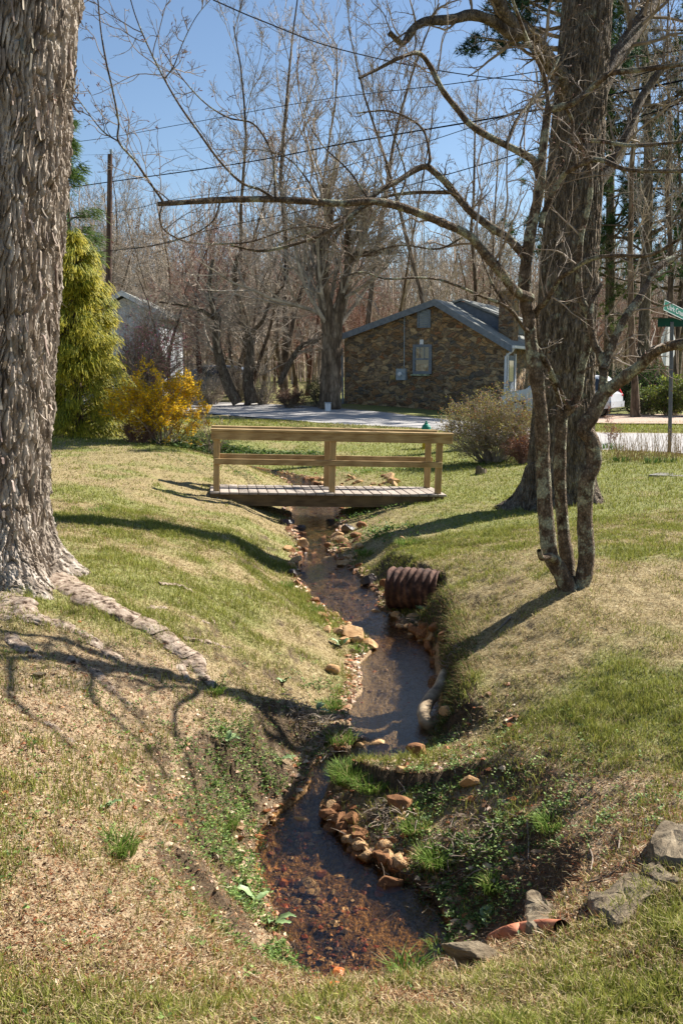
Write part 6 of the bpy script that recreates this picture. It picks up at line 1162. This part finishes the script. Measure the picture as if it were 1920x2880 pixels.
shrub('bare_bush', 600, 1248, 20.8, 150, 150, 'open leafless bush with a few stems left of the bridge rail', [(220,190,40)], 60, .03, 14, M_twig_d, arch=.5, sub=(4,3))
shrub('brown_bush', 385, 1250, 21, 130, 60, 'low brown dead growth at the foot of the golden cypress', [(130,88,52),(100,66,40)], 900, .035, 50, M_twig_r)
shrub('brown_bush', 812, 1136, 43, 90, 64, 'rounded brown-leaved bush by the road left of the forked maple', [(120,86,66),(96,68,50),(140,108,84)], 5000, .05, 60, M_twig_d, arch=.1, group='bushes along the far verge')
shrub('olive_bush', 892, 1134, 43.5, 70, 96, 'olive-green bush tucked against the forked maple trunk', [(110,112,50),(84,88,40),(132,130,64)], 3500, .05, 40, M_twig_d, arch=.1, group='bushes along the far verge')
for (u, D, w_, h_, lab) in [(590,47,120,90,'tangled leafless bush beside the dark parked car'),(740,46,110,80,'tangled leafless bush right of the leaning trunk'),(670,50,130,110,'tall tangled leafless bush behind the leaning trunk'),(520,44,100,70,'leafless bush behind the forsythia')]:
    shrub('tangled_bush', u, 1130, D, w_, h_, lab, [(110,120,50),(140,130,70)], 500, .05, 60, M_twig, arch=.4, group='bushes along the far verge', r0=.02)
shrub('holly_bush', 1790, 1112, 42, 140, 150, 'large glossy dark green holly bush behind the multi-stemmed tree', [(40,66,28),(60,92,36),(88,120,50),(30,48,22)], 15000, .075, 90, M_twig_d, arch=.05, sub=(7,6))
shrub('holly_bush', 1700, 1105, 44, 110, 130, 'darker holly bush half hidden behind the car', [(30,50,24),(44,66,30)], 8000, .075, 60, M_twig_d, arch=.05)
shrub('laurel_bush', 1880, 1140, 39, 130, 120, 'loose laurel bush with yellowish leaves behind the sign post', [(110,126,48),(84,104,40),(150,156,70)], 7000, .085, 60, M_twig_d)
shrub('laurel_bush', 1820, 1140, 40, 100, 90, 'low laurel bush between the big holly and the sign post', [(84,104,56),(110,126,80),(130,140,96)], 4500, .08, 50, M_twig)
shrub('laurel_bush', 1960, 1150, 38, 130, 130, 'yellowish laurel bush cut by the right edge of the picture', [(120,132,50),(96,110,40)], 5000, .085, 60, M_twig_d)
shrub('verge_shrub', 1715, 1235, 24, 60, 110, 'thin reddish shrub in front of the car by the road', [(150,92,60),(120,70,44)], 300, .035, 9, M_twig_r, arch=.2, sub=(4,3), r0=.007)
# redbud in front of the white house
shrub('redbud_tree', 385, 1130, 46, 190, 300, 'slim dark tree dotted with pink buds before the white house', [(190,70,120),(160,60,100),(206,110,150)], 1700, .06, 26, M_twig_d, cat='tree', leafname='blossom', leafmat=M_petal, sub=(11,9), r0=.04)
shrub('redbud_tree', 430, 1130, 47, 150, 240, 'second dark twiggy tree with pink buds at the right corner of the white house', [(190,70,120),(160,60,100)], 700, .06, 22, M_twig_d, cat='tree', leafname='blossom', leafmat=M_petal, sub=(11,9), r0=.04)

# dark leaning trees by the road
lt_ = empty('leaning_tree', P(675,1128,45), 'dark leaning double-trunked tree at the far roadside left of the forked maple', 'tree')
lp, lr = [], []
for pts, r0, r1 in [([(668,1135,45),(640,1078,45),(618,1010,45),(608,950,45),(612,900,45),(598,860,45),(590,800,45),(600,730,45)], .26, .09), ([(708,1135,45.5),(698,1060,45.5),(708,990,45.5),(700,930,45.5),(680,860,45.5),(660,790,45.5),(668,720,45)], .30, .09), ([(610,900,45),(560,870,44.6),(500,855,44),(450,850,43)], .10, .04),
                    ([(702,940,45.5),(740,900,45),(760,850,45),(800,800,45)], .10, .04), ([(785,1080,45),(822,1008,45),(850,972,45),(890,958,45),(910,940,45)], .15, .06)]:
    c, r, V, Fq = traced('limb', pts, r0, r1, M_bark_wood, lt_, S=9); make('trunk' if r0 > .2 else 'limb', V, Fq, M_bark_oak, lt_, smooth=True); q = np.linspace(2, len(c)-1, 10).astype(int); lp.append(c[q]); lr.append(r[q]*.6)
a1 = sprout(np.array(lp), np.array(lr), 12, .25, 1, (30,75), (.3,.6), .5, 7, .16, .03, rmin=.02, rs=rsS); a2 = sprout(*a1, 6, .1, 1, (25,65), (.35,.6), .55, 5, .16, .0, rmin=.013, rs=rsS); a3 = sprout(*a2, 5, .1, 1, (25,60), (.35,.6), .6, 4, .15, 0, rmin=.009, rs=rsS); crown_tubes([a1, a2, a3], [4,3,3]).build('crown', M_twig, lt_)

# ---- pines
M_needle = attr_mat('needles', .6, .15, .2, 3, .2)
def pine(u, D, h, r, label, zlo, lw, n1=46, ntuft=2600, pal=((34,58,30),(56,84,40),(92,116,60)), seed=1, asym=None, lean=0.0):
    nl = 1.0 if D < 35 else 1.5
    rs = np.random.RandomState(seed); b = P(u, 1140, D); b[2] = gz(b[0], b[1]); rt = empty('pine_tree', b, label, 'pine', 'pines on the right')
    T0 = grow(b[None]-[0,0,.2], [[lean,0,1]], np.array([h]), np.array([r]), np.array([r*.2]), 14, .02, .01, rs); V, Fq = tubes(*T0, 12); make('trunk', V, Fq, M_bark_oak, rt, smooth=True)
    t = np.sort(rs.uniform(zlo, 1, n1)); k = np.clip((t*13).astype(int), 0, 12); P0 = T0[0][0, k]+(T0[0][0, k+1]-T0[0][0, k])*(t*13-k)[:,None]; a = rs.uniform(0, 6.28, n1)
    if asym is not None: a = np.where(rs.rand(n1) < .6, asym+rs.randn(n1)*.6, a)
    ln = lw*(1.1-.8*t)*rs.uniform(.6,1.1,n1); L1 = grow(P0, np.stack([np.cos(a), np.sin(a), .15+0*a], -1), ln, np.full(n1, r*.22), np.full(n1, r*.05), 8, .10, .03, rs)
    L2 = sprout(*L1, 9, .25, 1, (30,65), (.25,.5), .5, 5, .12, .05, rmin=.012, rs=rs); L3 = sprout(*L2, 4, .3, 1, (25,55), (.3,.5), .6, 4, .1, .06, rmin=.006, rs=rs); crown_tubes([L1, L2, L3], [6,4,3]).build('limbs', M_bark_wood, rt)
    src = np.concatenate([L2[0][:,-2:].reshape(-1,3), L3[0][:,-2:].reshape(-1,3)]); c = src[rs.randint(0, len(src), ntuft)]+rs.randn(ntuft,3)*.05; m_ = 13; C0 = np.repeat(c, m_, 0); D_ = norm(rs.randn(len(C0),3)+[0,0,.5]); L = rs.uniform(.12,.24,len(C0))*nl; S = norm(np.cross(D_, rs.randn(len(C0),3)))*.010*nl
    V = np.stack([C0-S, C0+S, C0+D_*L[:,None]], 1).reshape(-1,3); p_ = np.array([srgb(*q) for q in pal]); cc = np.repeat(p_[rs.randint(0,3,ntuft)], m_, 0)*(.7+.6*rs.rand(len(C0),1)); make('needles', V, np.arange(len(C0)*3).reshape(-1,3), M_needle, rt, col=np.repeat(cc, 3, 0)); return rt
pine(1560, 27, 19, .26, 'tall pine hidden behind the oak, its dark boughs showing to the left of it', .50, 3.6, 60, 5200, ((26,50,38),(44,72,50),(70,98,66)), 3, R(180))
pine(1800, 46, 26, .30, 'pine with upright trunk right of the oak and dense needles low down', .24, 6.0, 70, 6500, seed=5)
pine(1890, 50, 24, .3, 'pine behind the green street name sign', .12, 5.5, 60, 4200, ((50,72,34),(84,106,50),(120,136,74)), 7)
pine(1705, 52, 28, .3, 'pine seen between the oak and the first upright pine', .22, 5.6, 60, 5200, ((36,60,34),(60,88,44),(92,116,60)), 9)
# dry stalks and bulbs by the road
N = 420; x = rsS.uniform(P(1690,1250,20)[0], P(2000,1250,20)[0], N); y = rsS.uniform(18.3, 20.2, N); z = height(x, y); Pt, Rd = grow(np.stack([x,y,z], -1), rsS.randn(N,3)*.18+[0,0,1], rsS.uniform(.15,.62,N), np.full(N,.004), np.full(N,.0025), 4, .08, 0, rsS)
mb = MB(); mb.add(*tubes(Pt, Rd, 3)); k = rsS.rand(N) < .3; H = sprout(Pt[k], Rd[k], 6, .85, 1, (40,80), (.06,.14), .8, 3, .1, .1, rmin=.0025, rs=rsS); mb.add(*tubes(*H, 3)); o = mb.build('dry_stalks', simple('dry_stalk', [(.3, srgb(140,112,78)), (.7, srgb(200,172,130))], 5, .9, 0), None); tag(o, 'dry brown weed stalks along the near road edge by the sign', 'weeds', kind='stuff')
for u, v, n_, h_, lab in [(1700,1262,70,.2,'clump of daffodil leaves at the road edge, left of the others'),(1735,1266,60,.2,'clump of daffodil leaves at the road edge, next to the leftmost'),(1745,1298,80,.14,'dark leafy clump in front of the daffodils'),(1835,1302,60,.16,'green clump right of the dark leafy one'),(1880,1300,50,.12,'small clump at the foot of the sign post')]:
    tuft('bulb_clump', u, v, h_, .3, n_, lab, 'bulb leaves by the road', ((60,90,40),(110,140,70)), -1.6, (.1,.7), .014)
x = rsS.uniform(-4.6, -2.4, 1400); y = rsS.uniform(20.6, 22.4, 1400); n = len(x); L = rsS.uniform(.02,.06,n); c = np.array([srgb(150,110,76), srgb(110,76,50), srgb(190,150,110)])[rsS.randint(0,3,n)]; V, F_ = rhomb(np.stack([x,y,height(x,y)+.01],-1), rsS.randn(n,3)*[1,1,.3], norm(rsS.randn(n,3)*.4+[0,0,1]), L, L*.6, .2); o = make('fallen_leaves', V, F_, M_dry, None, col=np.repeat(c,4,0)); tag(o, 'brown fallen leaves under the forsythia', 'leaf litter', kind='stuff')
